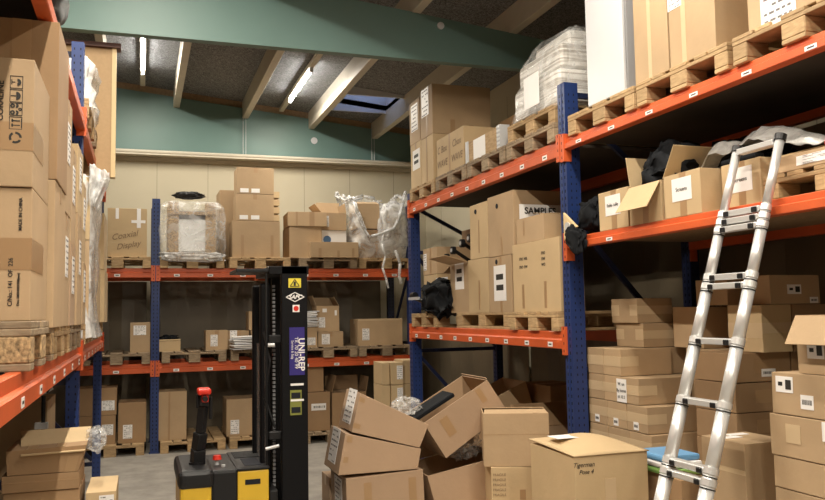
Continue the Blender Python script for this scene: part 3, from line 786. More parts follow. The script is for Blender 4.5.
# ---- right rack, top shelf near bay
yn = [4.53, 3.70, 2.86]
pallet('orange-toned pallet under the white cabinet, right top shelf', cx, yn[0], 2.925, 'x', GT)
pallet('pallet under the two tall near boxes, right top shelf', cx, yn[1], 2.925, 'x', GT)
pallet('pallet nearest the camera on the right top shelf', cx, yn[2], 2.925, 'x', GT)
z = 2.925+PT+.001
fr = empty('white_cabinet', (3.15, 4.46, z), 'tall glossy white cabinet with grey side on right top shelf', 'cabinet')
bm = bmesh.new(); box(bm, -.26, .26, -.215, .215, 0, 1.45); bevel(bm, .01, 2); build('cabinet_body', bm, M['grey'], fr)
bm = bmesh.new(); box(bm, -.285, -.262, -.215, .215, .0, 1.45); bevel(bm, .006, 2); build('white_door', bm, M['white'], fr)
bm = bmesh.new(); box(bm, -.1, .12, -.23, -.216, .12, .22); build('side_bracket', bm, M['steel'], fr)
CT('far one of the two tall boxes beside the white cabinet', (2.87, 3.42, 3.80, 4.13, z, 3.72), 'card', GA, tapes=(('-X', .42, 0, .52, 1),), tmat='tape_clear')
CT('near one of the two tall boxes with white label, top shelf', (2.87, 3.42, 3.40, 3.785, z, 3.74), 'card', GA, tapes=(('-X', .28, 0, .38, 1),), tmat='tape_clear', labels=[('-X', .15, .62, .12, .16, 'lines')])
CT('box with large printed sheet nearest camera, top shelf', (2.87, 3.42, 2.72, 3.16, z, 3.62), 'card', GA, tapes=(), labels=[('-X', .45, .16, .22, .26, 'lines')])
# ---- right rack, far bay lower shelf
GP = 'pallets on the right rack lower shelf'; z = 1.55
pallet('pallet at far end of right lower shelf under black bag', cx, 8.06, z, 'x', GP)
pallet('wide pallet beneath the stacked tall boxes, right lower shelf', 3.29, 6.62, z, 'y', GP)
pallet('pallet beneath the big plain box by the blue post', cx, 5.56, z, 'x', GP)
z += PT; GR = 'boxes on the right rack lower shelf'
CT('lower near box with white label and black plug, right lower shelf', (2.89, 3.3, 5.98, 6.44, z, 2.17), 'card', GR, tapes=(('-X', .5, 0, .58, .25), ('-X', .5, .8, .58, 1)), labels=[('-X', .5, .52, .24, .30, 'big')])
CT('lower far plain box of the tall right lower shelf stack', (2.89, 3.5, 6.45, 6.90, z, 2.18), 'card_light', GR, tapes=(('-X', .52, .05, .58, .6),))
CT('upper near box with round hole, right lower shelf stack', (2.89, 3.4, 5.92, 6.43, 2.172, 2.70), 'card', GR, tapes=(('-X', .5, 0, .56, .3),))
CT('upper far box with pen strokes, right lower shelf stack', (2.89, 3.5, 6.44, 6.84, 2.182, 2.68), 'card_light', GR, tapes=(('-X', .48, .1, .54, .7),))
for o in list(C.objects):
    if o.get('label') in ('upper near box with round hole, right lower shelf stack', 'lower near box with white label and black plug, right lower shelf', 'upper far box with pen strokes, right lower shelf stack'):
        bm = bmesh.new(); zz = .43; hx_ = {True: .205, False: .255}['plug' in o['label']] if 'near' in o['label'] else .305; tube(bm, (-hx_+.003, .06, zz), (-hx_-.0035, .06, zz), .022, seg=16); build('hand_hole', bm, M['hole'], o)
r, P = carton('big plain box with small stamped marks by the blue post', (2.88, 3.08, 5.16, 5.93, z, 2.24), 'card_light', GR, tapes=(('-X', .2, .05, .25, .4), ('-X', .68, .05, .73, .42)))
f = FaceMap(P, '-X')
for u, v, s in ((.25, .78, 'mo wa'), (.25, .66, 'mo nw'), (.68, .82, 'mo'), (.68, .74, 'nw'), (.68, .66, 'wo')): text('stamped_mark', s, .05, f.at(u, v), f.u, f.v, r, M['ink'])
CT('open flapped box standing on the big plain box', (2.89, 3.2, 5.40, 5.87, 2.242, 2.44), 'card', GR, tapes=(('-X', .25, .3, .3, .9),), flaps={'-Y': (.2, 8), '-X': (.16, 5)})
sg = empty('paper_sign', (3.36, 5.72, 2.55), 'white SAMPLES sign standing in the flapped box', 'sign')
bm = bmesh.new(); box(bm, -.004, 0, -.19, .19, -.24, .10); build('sign_sheet', bm, M['label'], sg)
text('sign_text', 'SAMPLES', .075, (-.0045, .0, .045), (0, -1, 0), (0, 0, 1), sg, M['ink'], bold=.002)
sg.location = (3.12, 5.89, 2.475); sg.rotation_euler = (0, 0, PI/2)
# junk at far end
CT('small printed box upper left in far end clutter', (2.96, 3.35, 7.92, 8.35, 2.11, 2.40), 'card', GR, tapes=(('-X', .5, 0, .6, 1),), labels=[('-X', .15, .5, .1, .18, 'lines')])
CT('small plain box beneath the printed box in far clutter', (2.96, 3.35, 7.92, 8.35, z+.13, 2.108), 'card_light', GR, tapes=())
CT('flat white-signed box in far end clutter', (2.93, 3.3, 7.50, 7.90, z+.16, 2.03), 'card', GR, tapes=(), labels=[('-X', .5, .78, .34, .14, 'big')])
CT('tall open box with white notice and drooping flap', (2.91, 3.35, 6.93, 7.40, z, 2.17), 'card', GR, tapes=(), labels=[('-X', .5, .75, .22, .26, 'big')], flaps={'-X': (.24, 165), '+X': (.2, 90), '+Y': (.2, 200)})
CT('wide dark box standing behind the far end clutter', (3.45, 3.9, 7.3, 8.4, z, 2.62), 'card_dark', GR)
CT('thick lower carton under the far end clutter', (2.98, 3.4, 7.5, 8.36, z, z+.128), 'card_dark', GR, tapes=())
# black fittings bundle in the open box
bd = empty('bracket_bundle', (3.1, 7.35, 2.2), 'bundle of black metal fittings sticking out of open box', 'fittings')
for i, (yy, zz) in enumerate(((-.32, .20), (-.12, .17), (.12, .12), (.30, .06))):
    bm = bmesh.new(); tube(bm, (-.12, yy, zz), (.10, yy+.05, zz-.12), .018, seg=10); tube(bm, (-.15, yy, zz), (-.11, yy, zz), .04, seg=14)
    build('black_fitting', bm, M['black'], bd)
    bm = bmesh.new(); tube(bm, (-.156, yy, zz), (-.150, yy, zz), .02, seg=14); build('steel_end', bm, M['steel'], bd)
o = crumple('black_bag', (2.93, 7.72, 1.84), (.26, .75, .36), M['cloth'], None, amp=.34, freq=2.6, seed=11, power=.6); tag(o, 'limp black bag slumped over beam at far lower shelf', 'bag')
cl = empty('clamp_lamp', (2.82, 8.22, 1.86), 'black and silver clamp tool beside the limp black bag', 'tool')
bm = bmesh.new(); tube(bm, (0, 0, 0), (0, -.25, -.04), .025, seg=12); tube(bm, (-.02, .05, .03), (-.02, -.05, .03), .035, seg=12); build('clamp_body', bm, M['black'], cl)
bm = bmesh.new(); box(bm, -.05, -.03, -.22, .1, -.02, .01); build('silver_arm', bm, M['steel'], cl)
# ---- right rack, ladder bay mid shelf
z = 2.2155; GM = 'boxes on the shelf behind the ladder'
def lt(s, w=.14): return s
specs = [('squat box marked Folie rolle with a white sheet, mid shelf', (2.875, 3.3, 4.27, 4.60, z, 2.47), 'Folie rulle', None),
         ('closed box marked Screens behind the ladder, mid shelf', (2.875, 3.3, 3.58, 3.90, z, 2.465), 'Screens', None),
         ('box marked Screens half covered by the plastic sheet', (2.99, 3.4, 3.26, 3.55, z, 2.47), 'Screens', None)]
for lab, d, s, _ in specs:
    r, P = carton(lab, d, 'card_light', GM, tapes=(('-X', .44, 0, .62, 1),), labels=[('-X', .5, .62, .17, .13, 'none')])
    f = FaceMap(P, '-X'); text('label_text', s, .032, f.at(.5, .62, .0024), f.u, f.v, r, M['ink'])
CT('open box with wide hanging flaps and black clothes', (2.875, 3.3, 3.93, 4.25, z, 2.455), 'card_light', GM, tapes=(('-X', .42, 0, .6, .9),), flaps={'-X': (.19, 238), '-Y': (.22, 125), '+Y': (.20, 100)})
o = crumple('black_clothes', (3.06, 4.06, 2.53), (.30, .42, .34), M['cloth'], None, amp=.28, freq=2.6, seed=21); tag(o, 'crumpled black clothes spilling from the open flapped box', 'clothes')
o = crumple('black_clothes', (3.32, 3.80, 2.56), (.36, .75, .24), M['cloth'], None, amp=.25, freq=3, seed=23); tag(o, 'second heap of dark clothes behind the Screens box', 'clothes')
o = crumple('black_bag', (3.0, 4.80, 2.35), (.24, .28, .22), M['cloth'], None, amp=.3, freq=2.2, seed=31, power=.6); tag(o, 'black bag squeezed between blue post and squat box', 'bag')
o = crumple('black_sleeve', (2.825, 4.84, 2.19), (.05, .26, .17), M['cloth'], None, amp=.3, freq=1.8, seed=33, power=.7); tag(o, 'black cloth sleeve hanging over the orange beam', 'cloth')
o.rotation_euler = (.5, 0, 0)
pd = empty('triangle_pad', (2.828, 4.90, 2.30), 'pale triangular pad with chrome badge by blue post', 'pad')
bm = bmesh.new()
vs = [bm.verts.new(p) for p in ((-.01, .08, .09), (-.01, .08, -.11), (-.01, -.10, -.03), (.01, .08, .09), (.01, .08, -.11), (.01, -.10, -.03))]
bm.faces.new(vs[:3]); bm.faces.new(vs[3:][::-1])
for a, b in ((0, 1), (1, 2), (2, 0)): bm.faces.new([vs[a], vs[b], vs[b+3], vs[a+3]])
bevel(bm, .006, 2); build('pad_body', bm, M['pine'], pd)
bm = bmesh.new(); tube(bm, (-.010, .02, -.02), (-.016, .02, -.02), .035, seg=18); build('chrome_badge', bm, M['steel'], pd)
pallet('pallet lying on the shelf behind the ladder top', 3.60, 2.86, z, 'x', 'pallets on the right rack lower shelf')
r, P = carton('torn flat box with printed strip on the ladder-side pallet', (3.00, 3.6, 2.55, 3.18, z+.145, z+.225), 'card', GM, tapes=(), labels=[('-X', .55, .5, .40, .045, 'lines')])
bm = bmesh.new(); box(bm, 3.06, 3.62, 2.50, 3.3, z+.228, z+.246); o = build('plywood_board', bm, M['pine']); tag(o, 'thin plywood board lying on the torn flat box', 'board')
# plastic sheet draped
bm = bmesh.new(); nx, ny = 26, 40; g = []
for i in range(nx+1):
    row = []
    for j in range(ny+1):
        u, v = i/nx, j/ny; X = 3.0+.62*u; Y = 3.84-1.0*v
        zz = 2.53+.10*math.sin(PI*min(1, v*1.25))*(1-.5*u)+.055*noise.noise(Vector((X*5, Y*5, 0)))+.03*noise.noise(Vector((X*14, Y*14, 2)))
        if v < .16: zz -= .10*(1-v/.16)
        if u < .1: zz -= .06*(1-u/.1)
        row.append(bm.verts.new((X+.02*noise.noise(Vector((Y*8, zz, 5))), Y, zz)))
    g.append(row)
for i in range(nx):
    for j in range(ny): bm.faces.new([g[i][j], g[i+1][j], g[i+1][j+1], g[i][j+1]])
o = build('plastic_sheet', bm, film_mat('milky_sheet', (.50, .49, .47), .62, .9), smooth=True)
m_ = o.modifiers.new('s', 'SOLIDIFY'); m_.thickness = .002
tag(o, 'crumpled milky plastic sheet draped behind the ladder top', 'plastic sheet')
bm = bmesh.new(); box(bm, 2.995, 3.06, 3.30, 3.56, 2.472, 2.50); bevel(bm, .01, 2); o = build('black_strap', bm, M['cloth']); tag(o, 'flat black strap under front edge of plastic sheet', 'strap')
rd = bmesh.new(); tube(rd, (2.80, 2.66, 2.39), (2.82, 2.66, 2.47), .03, seg=16); o = build('red_canister', rd, M['red'])
o.location = (0, -.03, 0); tag(o, 'red object at right picture edge on the shelf', 'canister')
# ---- floor stacks behind ladder
GS = 'cartons stacked on the floor under the right rack'
pallet('floor pallet under the carton wall by the blue post', 3.55, 4.92, 0, 'x', 'pallets on the floor')
pallet('floor pallet under the carton wall behind the ladder', 3.68, 4.02, 0, 'x', 'pallets on the floor')
CT('large carton at base of the carton wall by blue post', (3.02, 3.84, 4.50, 5.02, PT+.001, .748), 'card', GS)
tp = lambda: (('-X', .0, .35, 1.0, .72), ('-Y', 0, .35, .35, .72))
h = .17
rows_ = [(.75, 4.30, 'fourth'), (.92, 4.33, 'third'), (1.09, 4.42, 'second'), (1.26, 4.61, 'top')]
for zz, y0, nm in rows_:
    nb = 2 if nm == 'top' else 3; wr = (5.02-y0)/nb
    hh = h+.01 if nm == 'top' else h
    for j in range(nb):
        a = y0+j*wr
        lab = []
        if nm == 'third': lab = [('-X', .45, .22, .055, .05, 'bars')]
        CT('%s front carton in the %s row of the carton wall' % (('near', 'middle', 'far')[j if nb == 3 else j*2], nm), (3.0, 3.40, a, a+wr-.004, zz+.001, zz+hh-.001), 'card', GS, tapes=(('-X', .0, .35, 1.0, .72), ('-Y', 0, .35, .35, .72)), tmat='tape_clear', labels=lab)
    CT('inner carton in the %s row of the carton wall' % nm, (3.415, 3.84, y0+.03 if nm == 'top' else 4.50, 4.99, zz+.001, zz+hh-.001), 'card', GS, tapes=(('-Y', .62, .3, .95, .75),), tmat='tape_clear')
nt_ = empty('paper_note', (2.997, 4.60, 1.17), 'handwritten white note taped across two cartons beside the post', 'note')
bm = bmesh.new(); box(bm, -.003, 0, -.055, .055, -.075, .075)
build('note_sheet', bm, M['label'], nt_)
for k, s in enumerate(('W. on', 'By home', 'til 10.2')): text('handwriting', s, .030, (-.0035, 0, .042-.042*k), (0, -1, 0), (0, 0, 1), nt_, M['ink'])
CT('lower of two taped cartons atop the carton wall', (3.22, 3.50, 4.66, 4.98, 1.442, 1.605), 'card', GS, tapes=(('-X', .0, .3, .3, .75), ('-X', .72, .3, 1, .75), ('-Y', 0, .35, 1, .7)), tmat='tape_clear')
CT('upper of two taped cartons atop the carton wall', (3.20, 3.48, 4.69, 5.0, 1.607, 1.775), 'card', GS, tapes=(('-X', .0, .3, .3, .75), ('-X', .72, .3, 1, .75), ('-Y', 0, .35, 1, .7)), tmat='tape_clear')
# cluster behind the ladder
CT('plain carton left of ladder behind the two taped cartons', (3.42, 3.73, 4.30, 4.60, 1.442, 1.71), 'card', GS, tapes=())
CT('tall support carton behind the left ladder rail', (3.42, 3.84, 4.14, 4.48, PT+.001, 1.44), 'card', GS, tapes=(('-Y', .3, .62, .8, .68),), tmat='tape_clear')
for zz, nm in ((.593, 'lowest'), (.763, 'fourth'), (.933, 'third'), (1.103, 'second'), (1.273, 'top')):
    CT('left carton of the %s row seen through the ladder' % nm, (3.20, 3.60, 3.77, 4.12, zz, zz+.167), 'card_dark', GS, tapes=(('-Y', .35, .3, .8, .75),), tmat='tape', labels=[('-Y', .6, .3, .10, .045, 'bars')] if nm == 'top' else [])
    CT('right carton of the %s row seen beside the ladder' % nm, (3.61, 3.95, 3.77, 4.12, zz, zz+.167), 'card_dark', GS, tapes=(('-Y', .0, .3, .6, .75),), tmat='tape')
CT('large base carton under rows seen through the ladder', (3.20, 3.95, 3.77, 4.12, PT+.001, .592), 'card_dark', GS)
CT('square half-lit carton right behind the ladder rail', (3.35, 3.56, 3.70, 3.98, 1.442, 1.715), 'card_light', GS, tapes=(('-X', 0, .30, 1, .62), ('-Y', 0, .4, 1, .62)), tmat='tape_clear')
CT('shaded carton right of the half-lit square carton', (3.57, 3.90, 3.70, 3.98, 1.442, 1.715), 'card_dark', GS, tapes=(('-Y', 0, .4, 1, .62),))  # shade put into the colour: darker cardboard than the carton beside it
CT('upper shaded carton with two white stickers behind ladder', (3.40, 3.76, 3.68, 3.84, 1.717, 1.885), 'card', GS, tapes=(), labels=[('-Y', .48, .5, .10, .055, 'code'), ('-Y', .87, .12, .06, .035, 'bars')])
CT('upper carton crossed by the ladder rail at rear', (3.42, 3.64, 4.06, 4.35, 1.717, 1.88), 'card', GS, tapes=())
# right picture edge stack
GE = 'boxes stacked at the right picture edge'
bx = dict(tapes=(('-X', .0, .45, 1, .60),), tmat='tape')
pallet('floor pallet under the stack at right picture edge', 3.15, 2.75, 0, 'x', 'pallets on the floor')
CT('bottom box of the stack at right picture edge', (2.70, 3.10, 2.45, 2.955, PT+.001, .60), 'card', GE)
CT('box with lengthwise brown tape seam, second from bottom right', (2.70, 3.10, 2.45, 2.955, .602, .90), 'card', GE, **bx)
CT('taped box beneath the square-sticker box at right edge', (2.70, 3.10, 2.45, 2.955, .902, 1.04), 'card', GE, tapes=())
CT('box with pale square patch at right edge', (2.70, 3.10, 2.45, 2.965, 1.042, 1.225), 'card', GE, tapes=(('-X', .18, .35, .34, .8),), tmat='tape_clear', labels=[('-X', .62, .75, .05, .08, 'none')])
CT('box with two white stickers at right edge', (2.70, 3.10, 2.44, 2.945, 1.227, 1.41), 'card', GE, tapes=(), labels=[('-X', .15, .72, .10, .07, 'code'), ('-X', .40, .35, .07, .06, 'bars')])
CT('topmost open box with folded-out flap at right edge', (2.72, 3.10, 2.40, 2.80, 1.412, 1.665), 'card', GE, tapes=(), labels=[('-X', .25, .4, .09, .07, 'code')], flaps={'+Y': (.11, 245), '-X': (.14, 242), '+X': (.2, 60)})
r = CT('upright half-open box on floor right of ladder foot', (2.72, 3.00, 3.16, 3.47, .72, 1.055), 'card', GE, tapes=(('-X', .0, .55, 1, .62),), tmat='tape_clear', labels=[('+Z', .3, .6, .10, .05, 'none'), ('+Z', .6, .8, .12, .05, 'none')])
CT('box beneath the half-open box right of ladder foot', (2.72, 3.00, 3.16, 3.48, .36, .718), 'card', GE)
CT('floor box at base of column right of ladder foot', (2.72, 3.00, 3.16, 3.48, 0, .358), 'card', GE)
# blue-green packet
CT('dark box behind ladder foot carrying the bright packet', (2.70, 3.02, 3.62, 4.05, .0, .80), 'card_dark', GE, tapes=())
pk = empty('bright_packet', (2.80, 3.86, .802), 'blue white and green plastic packet between big box and ladder', 'packet')
for k_, (mm, dy) in enumerate((('greenpack', -.02), ('label', 0), ('bluepack', .02))):
    bm = bmesh.new(); box(bm, -.12, .12, -.14+dy, .14+dy, k_*.035, k_*.035+.033); bevel(bm, .012, 2); build('packet_layer', bm, M[mm], pk)
# ---- big box in front
r, P = carton('big bulging-top box handwritten in the foreground centre right', (2.17, 2.62, 3.80, 4.30, .30, .93), 'card_light', 'boxes piled in the aisle', tapes=(('-Y', .40, .0, .55, .8),), tmat='tape_clear')
f = FaceMap(P, '-Y')
text('handwriting', 'Tigerman', .034, f.at(.12, .93), f.u, f.v, r, M['ink'], shear=.3); text('handwriting', 'Pose 4', .032, f.at(.15, .87), f.u, f.v, r, M['ink'], shear=.3)
bm = bmesh.new(); n = 16; g = []
for i in range(n+1):
    row = []
    for j in range(n+1):
        u, v = i/n, j/n; b_ = .055*math.sin(PI*u)*math.sin(PI*v)+(.02*v)
        p = FaceMap(P, '+Z').at(u*1.03-.015, v*1.03-.015, .002+b_); row.append(bm.verts.new(p))
    g.append(row)
for i in range(n):
    for j in range(n): bm.faces.new([g[i][j], g[i+1][j], g[i+1][j+1], g[i][j+1]])
lid = build('bulging_lid', bm, M['card_light'], r, smooth=True); m_ = lid.modifiers.new('s', 'SOLIDIFY'); m_.thickness = .005; m_.offset = 1
bm = bmesh.new(); 
for (u, v) in ((.25, .55),): 
    q = FaceMap(P, '+Z').at(u, v, .062); box(bm, q.x-.09, q.x+.07, q.y-.06, q.y+.06, q.z, q.z+.002)
build('paper_slip', bm, M['label'], r)
CT('plain base box under the big handwritten box', (2.17, 2.62, 3.80, 4.30, 0, .298), 'card', 'boxes piled in the aisle', tapes=())
# ---- pile in the aisle
GC = 'boxes piled in the aisle'
pallet('pallet on the stacker forks under the aisle pile', 1.78, 5.27, .01, 'x', 'pallets on the floor')
def quad(label, q, y0, y1, m='card_pink', zb=None, **k):
    """q = front-face corners in (x, z): bottom-left, bottom-right, top-right, top-left"""
    (ax, az), (bx_, bz), (cx_, cz), (dx, dz) = q
    z0 = min(az, bz); cor = {}
    for j, y in ((0, y0), (1, y1)):
        cor[(0, j, 0)] = (ax, y, az); cor[(1, j, 0)] = (bx_, y, bz); cor[(1, j, 1)] = (cx_, y, cz); cor[(0, j, 1)] = (dx, y, dz)
    xs = [p[0] for p in q]
    return carton(label, (min(xs), max(xs), y0, y1, z0, max(cz, dz)), m, GC, corners=cor, **k)
B0 = .156
quad('floor-level box of left aisle stack beside the stacker', [(1.24, B0), (1.76, B0), (1.76, .42), (1.24, .42)], 4.97, 5.40)
quad('third box down of left aisle stack with end label', [(1.23, .423), (1.745, .423), (1.735, .695), (1.225, .675)], 4.97, 5.40, tapes=(('-Y', .22, .0, .32, .85), ('-Y', .80, .0, .90, .85)), labels=[('-X', .5, .5, .20, .2, 'lines')])
quad('second box of left aisle stack, sloping, with end label', [(1.175, .70), (1.70, .700), (1.725, .825), (1.225, .955)], 4.97, 5.38, tapes=(('-Y', .03, .30, .09, .45), ('-Y', .03, .8, .1, .95)), labels=[('-X', .45, .6, .20, .22, 'lines')])
quad('top tilted box of left aisle stack, label on its end', [(1.265, .960), (1.715, .832), (1.78, .975), (1.325, 1.20)], 4.97, 5.33, tapes=(('-Y', .0, .12, .1, .24), ('-Y', .0, .80, .08, .92)), labels=[('-X', .5, .6, .2, .22, 'lines')])
quad('plain box behind the left aisle stack', [(1.22, B0), (1.74, B0), (1.74, .60), (1.22, .60)], 5.42, 5.66)
o = crumple('plastic_wrap', (1.72, 5.25, 1.07), (.20, .22, .12), M['film'], None, amp=.3, freq=3, seed=41); tag(o, 'crumpled clear plastic wrap between the two tilted boxes', 'plastic')
quad('base box under the two open aisle boxes', [(1.80, B0), (2.34, B0), (2.34, .44), (1.80, .44)], 4.97, 5.45)
quad('open box leaning below the tilted box, aisle pile', [(1.82, .445), (2.32, .45), (2.30, .74), (1.765, .65)], 4.97, 5.45, flaps={'+Y': (.18, 80)}, tapes=())
quad('large tilted open box on top of the aisle pile', [(1.90, .752), (2.345, 1.035), (2.205, 1.245), (1.75, .985)], 4.98, 5.42, tapes=(('-Y', .18, .35, .30, .85), ('-Y', .78, .55, .86, .95)), flaps={'+X': (.015, 90)})
bm = bmesh.new(); box(bm, -.17, .17, -.1, .1, 0, .03, 0, Matrix.Rotation(-.50, 4, 'Y')); bevel(bm, .006, 1); o = build('display_panel', bm, M['cloth']); o.location = (1.88, 5.22, 1.05); tag(o, 'flat black panel inside the large tilted open box', 'panel')
o = crumple('packing_prop', (2.08, 5.2, .80), (.3, .3, .20), M['film'], None, amp=.3, freq=3, seed=43); tag(o, 'crumpled film wedged beneath the large tilted box', 'plastic')
CT('plain box with ragged top right of the tilted box', (2.09, 2.50, 4.61, 4.93, .735, 1.06), 'card', GC, rz=-.38, tapes=(('-Y', 0, .60, 1, .612),), flaps={'-Y': (.165, 3), '+Y': (.165, 7), '+X': (.10, 2)})
r, P = carton('printed box beneath the ragged-top box', (2.12, 2.46, 4.61, 4.95, .425, .733), 'card_light', GC, rz=-.30, tapes=(), labels=[])
f = FaceMap(P, '-Y'); bm = bmesh.new(); f.patch(bm, .52, .35, .63, .55); build('print_block', bm, M['tape'], r)
for k_ in range(5): text('printed_marking', 'FRAGILE', .022, f.at(.15, .85-.1*k_), f.u, f.v, r, M['pen'])
quad('box beneath the printed box, aisle pile', [(2.0, .0), (2.42, .0), (2.42, .418), (2.0, .418)], 4.52, 4.95, 'card_light')
# fallen boxes under far bay of right rack
GQ = 'boxes tumbled under the far bay of right rack'
CT('base carton on floor under far bay of right rack', (3.0, 3.85, 6.4, 7.4, .001, .62), 'card_dark', GQ)
CT('tilted box leaning under the far bay of right rack', (3.02, 3.42, 6.75, 7.2, .64, 1.0), 'card', GQ, corners={(0,0,0): (3.15, 6.8, .63), (1,0,0): (3.50, 6.8, .72), (0,0,1): (3.05, 6.8, .90), (1,0,1): (3.40, 6.8, 1.05), (0,1,0): (3.15, 7.3, .63), (1,1,0): (3.50, 7.3, .72), (0,1,1): (3.05, 7.3, .90), (1,1,1): (3.40, 7.3, 1.05)}, flaps={'-X': (.16, 130)})
CT('dark box standing behind the leaning box under right rack', (3.52, 3.86, 6.55, 7.1, .622, 1.02), 'card_dark', GQ)
CT('open carton on floor below the leaning box', (2.95, 3.5, 5.6, 6.2, .001, .72), 'card_dark', GQ, flaps={'+Y': (.2, 100), '-X': (.2, 200)})

# ---- left rack, lower level
GPL = 'pallets on the left rack'
zL = 1.52; xc = -.36-.6
for (y, lab, mm, bmn) in ((3.49, 'pallet with pressed-chip blocks nearest camera, left rack', 'wood_grey', 'chip'), (4.33, 'second pallet from camera on the left rack', 'wood', None), (5.17, 'third pallet from camera on the left rack', 'wood_grey', None),
                     (6.42, 'pallet just beyond the second blue post, left rack', 'wood', None), (7.26, 'grey pallet beneath wrapped boxes, left rack', 'wood_grey', None), (8.30, 'farthest pale pallet on the left rack', 'wood', None)):
    pl_ = pallet(lab, xc, y, zL, 'x', GPL, mm, block_m=bmn)
    if bmn: pl_.scale.z = 1.215
GLB = 'boxes on the left rack'
z = zL+PT
r, P = carton('box printed MADE IN CHINA nearest camera on left rack', (-.90, -.367, 3.10, 3.62, z+.032, 2.165), 'card', GLB, tapes=(('-Y', .78, .38, 1.0, .62), ('+X', 0, .38, .7, .62)), jit=.001)
f = FaceMap(P, '-Y')
text('printed_marking', 'MADE IN CHINA', .0158, f.at(.932, .80), f.v, -f.u, r, M['ink'], bold=.0003)
text('printed_marking', 'C/No.: 141  OF  226', .020, f.at(.880, .29), f.v, -f.u, r, M['ink'], bold=.0003)
text('printed_marking', 'Dim: 580X430X350(mm)', .0112, f.at(.928, .235), f.v, -f.u, r, M['ink'], bold=.0003)
r, P = carton('box with handling symbols nearest camera on left rack', (-.90, -.367, 3.09, 3.60, 2.167, 2.628), 'card', GLB, tapes=(('-Y', .80, .28, 1.0, .50), ('+X', 0, .28, .6, .50)), jit=.001)
f = FaceMap(P, '-Y'); bm = bmesh.new()
def ringq(bm, u, v, w, h, t=.0022):
    du, dv = w/f.L/2, h/f.H/2; tu, tv = t/f.L, t/f.H
    for a in ((u-du, v-dv, u+du, v-dv+tv), (u-du, v+dv-tv, u+du, v+dv), (u-du, v-dv, u-du+tu, v+dv), (u+du-tu, v-dv, u+du, v+dv)): f.patch(bm, *a)
def dot(bm, u, v, w, h):
    du, dv = w/f.L/2, h/f.H/2; f.patch(bm, u-du, v-dv, u+du, v+dv)
uc = .893; S = .042
for v in (.812, .705, .600, .492): ringq(bm, uc, v, S, S+.004)
def arc(bm, u, v, r, a0, a1, t=.005, n=10):
    for k in range(n):
        a = a0+(a1-a0)*k/n; b = a0+(a1-a0)*(k+1)/n
        pts = [(r, a), (r+t, a), (r+t, b), (r, b)]
        vv = [bm.verts.new(f.at(u+q*math.cos(w)/f.L, v+q*math.sin(w)/f.H, .0016)) for q, w in pts]; bm.faces.new(vv)
# glass, umbrella, hands and arrows lie on their side
dot(bm, uc-.018, .812, .012, .003); dot(bm, uc-.028, .812, .003, .018); arc(bm, uc+.005, .812, .003, -PI/2, PI/2, .010)
dot(bm, uc-.012, .705, .022, .003); arc(bm, uc+.0, .705, .003, -PI/2, PI/2, .012)
for s in (-1, 1): arc(bm, uc-.02, .600+s*.026, .003, 0, 2*PI, .005); arc(bm, uc+.0, .600+s*.028, .002, -PI/2, PI/2, .007)
arc(bm, uc+.025, .600, .002, 0, 2*PI, .004)
dot(bm, uc, .492+.018, .028, .004); dot(bm, uc, .492-.018, .028, .004); dot(bm, uc+.034, .492, .002, .034); dot(bm, uc-.02, .492+.018, .005, .012); dot(bm, uc-.02, .492-.018, .005, .012)
for k in range(3): arc(bm, uc, .378, .013, k*2.1, k*2.1+1.6, .008)
build('handling_symbols', bm, M['ink'], r)
text('printed_marking', 'CORALINE', .030, f.at(.800, .66), f.v, -f.u, r, M['ink'], bold=.0003)
CT('large dark upper box behind the symbols box, left rack', (-.95, -.340, 3.66, 4.14, 2.29, 2.972), 'card_dark', GLB, tapes=(('-Y', .70, 0, .82, 1),), jit=.001)
CT('large lower box behind the MADE IN CHINA box, left rack', (-.95, -.345, 3.66, 4.14, z, 2.288), 'card', GLB, jit=.001)
items = [(4.18, 4.50, z, 2.22, -.352, 'card', 'slim lower box with white strip, fourth along left rack'), (4.18, 4.50, 2.222, 2.80, -.350, 'card', 'slim upper box with white strip, fourth along left rack'),
         (4.53, 4.85, z, 2.10, -.348, 'card_pink', 'lower labelled box fifth along the left rack'), (4.53, 4.85, 2.102, 2.62, -.350, 'card', 'upper labelled box fifth along the left rack'),
         (4.90, 5.30, z, 2.30, -.342, 'card', 'lower box sixth along the left rack'), (4.90, 5.30, 2.302, 2.70, -.345, 'card_light', 'upper box sixth along the left rack'),
         (5.33, 5.62, z, 2.05, -.338, 'card', 'lower box just before second blue post, left rack'), (5.33, 5.62, 2.052, 2.55, -.345, 'card_light', 'upper box just before second blue post, left rack')]
for y0, y1, za, zb_, xe, mm, lab in items:
    CT(lab, (-.90, xe, y0, y1, za, zb_), mm, GLB, tapes=('x',), labels=[('+X', .5, .62, .14, .20, 'lines')], jit=.002)
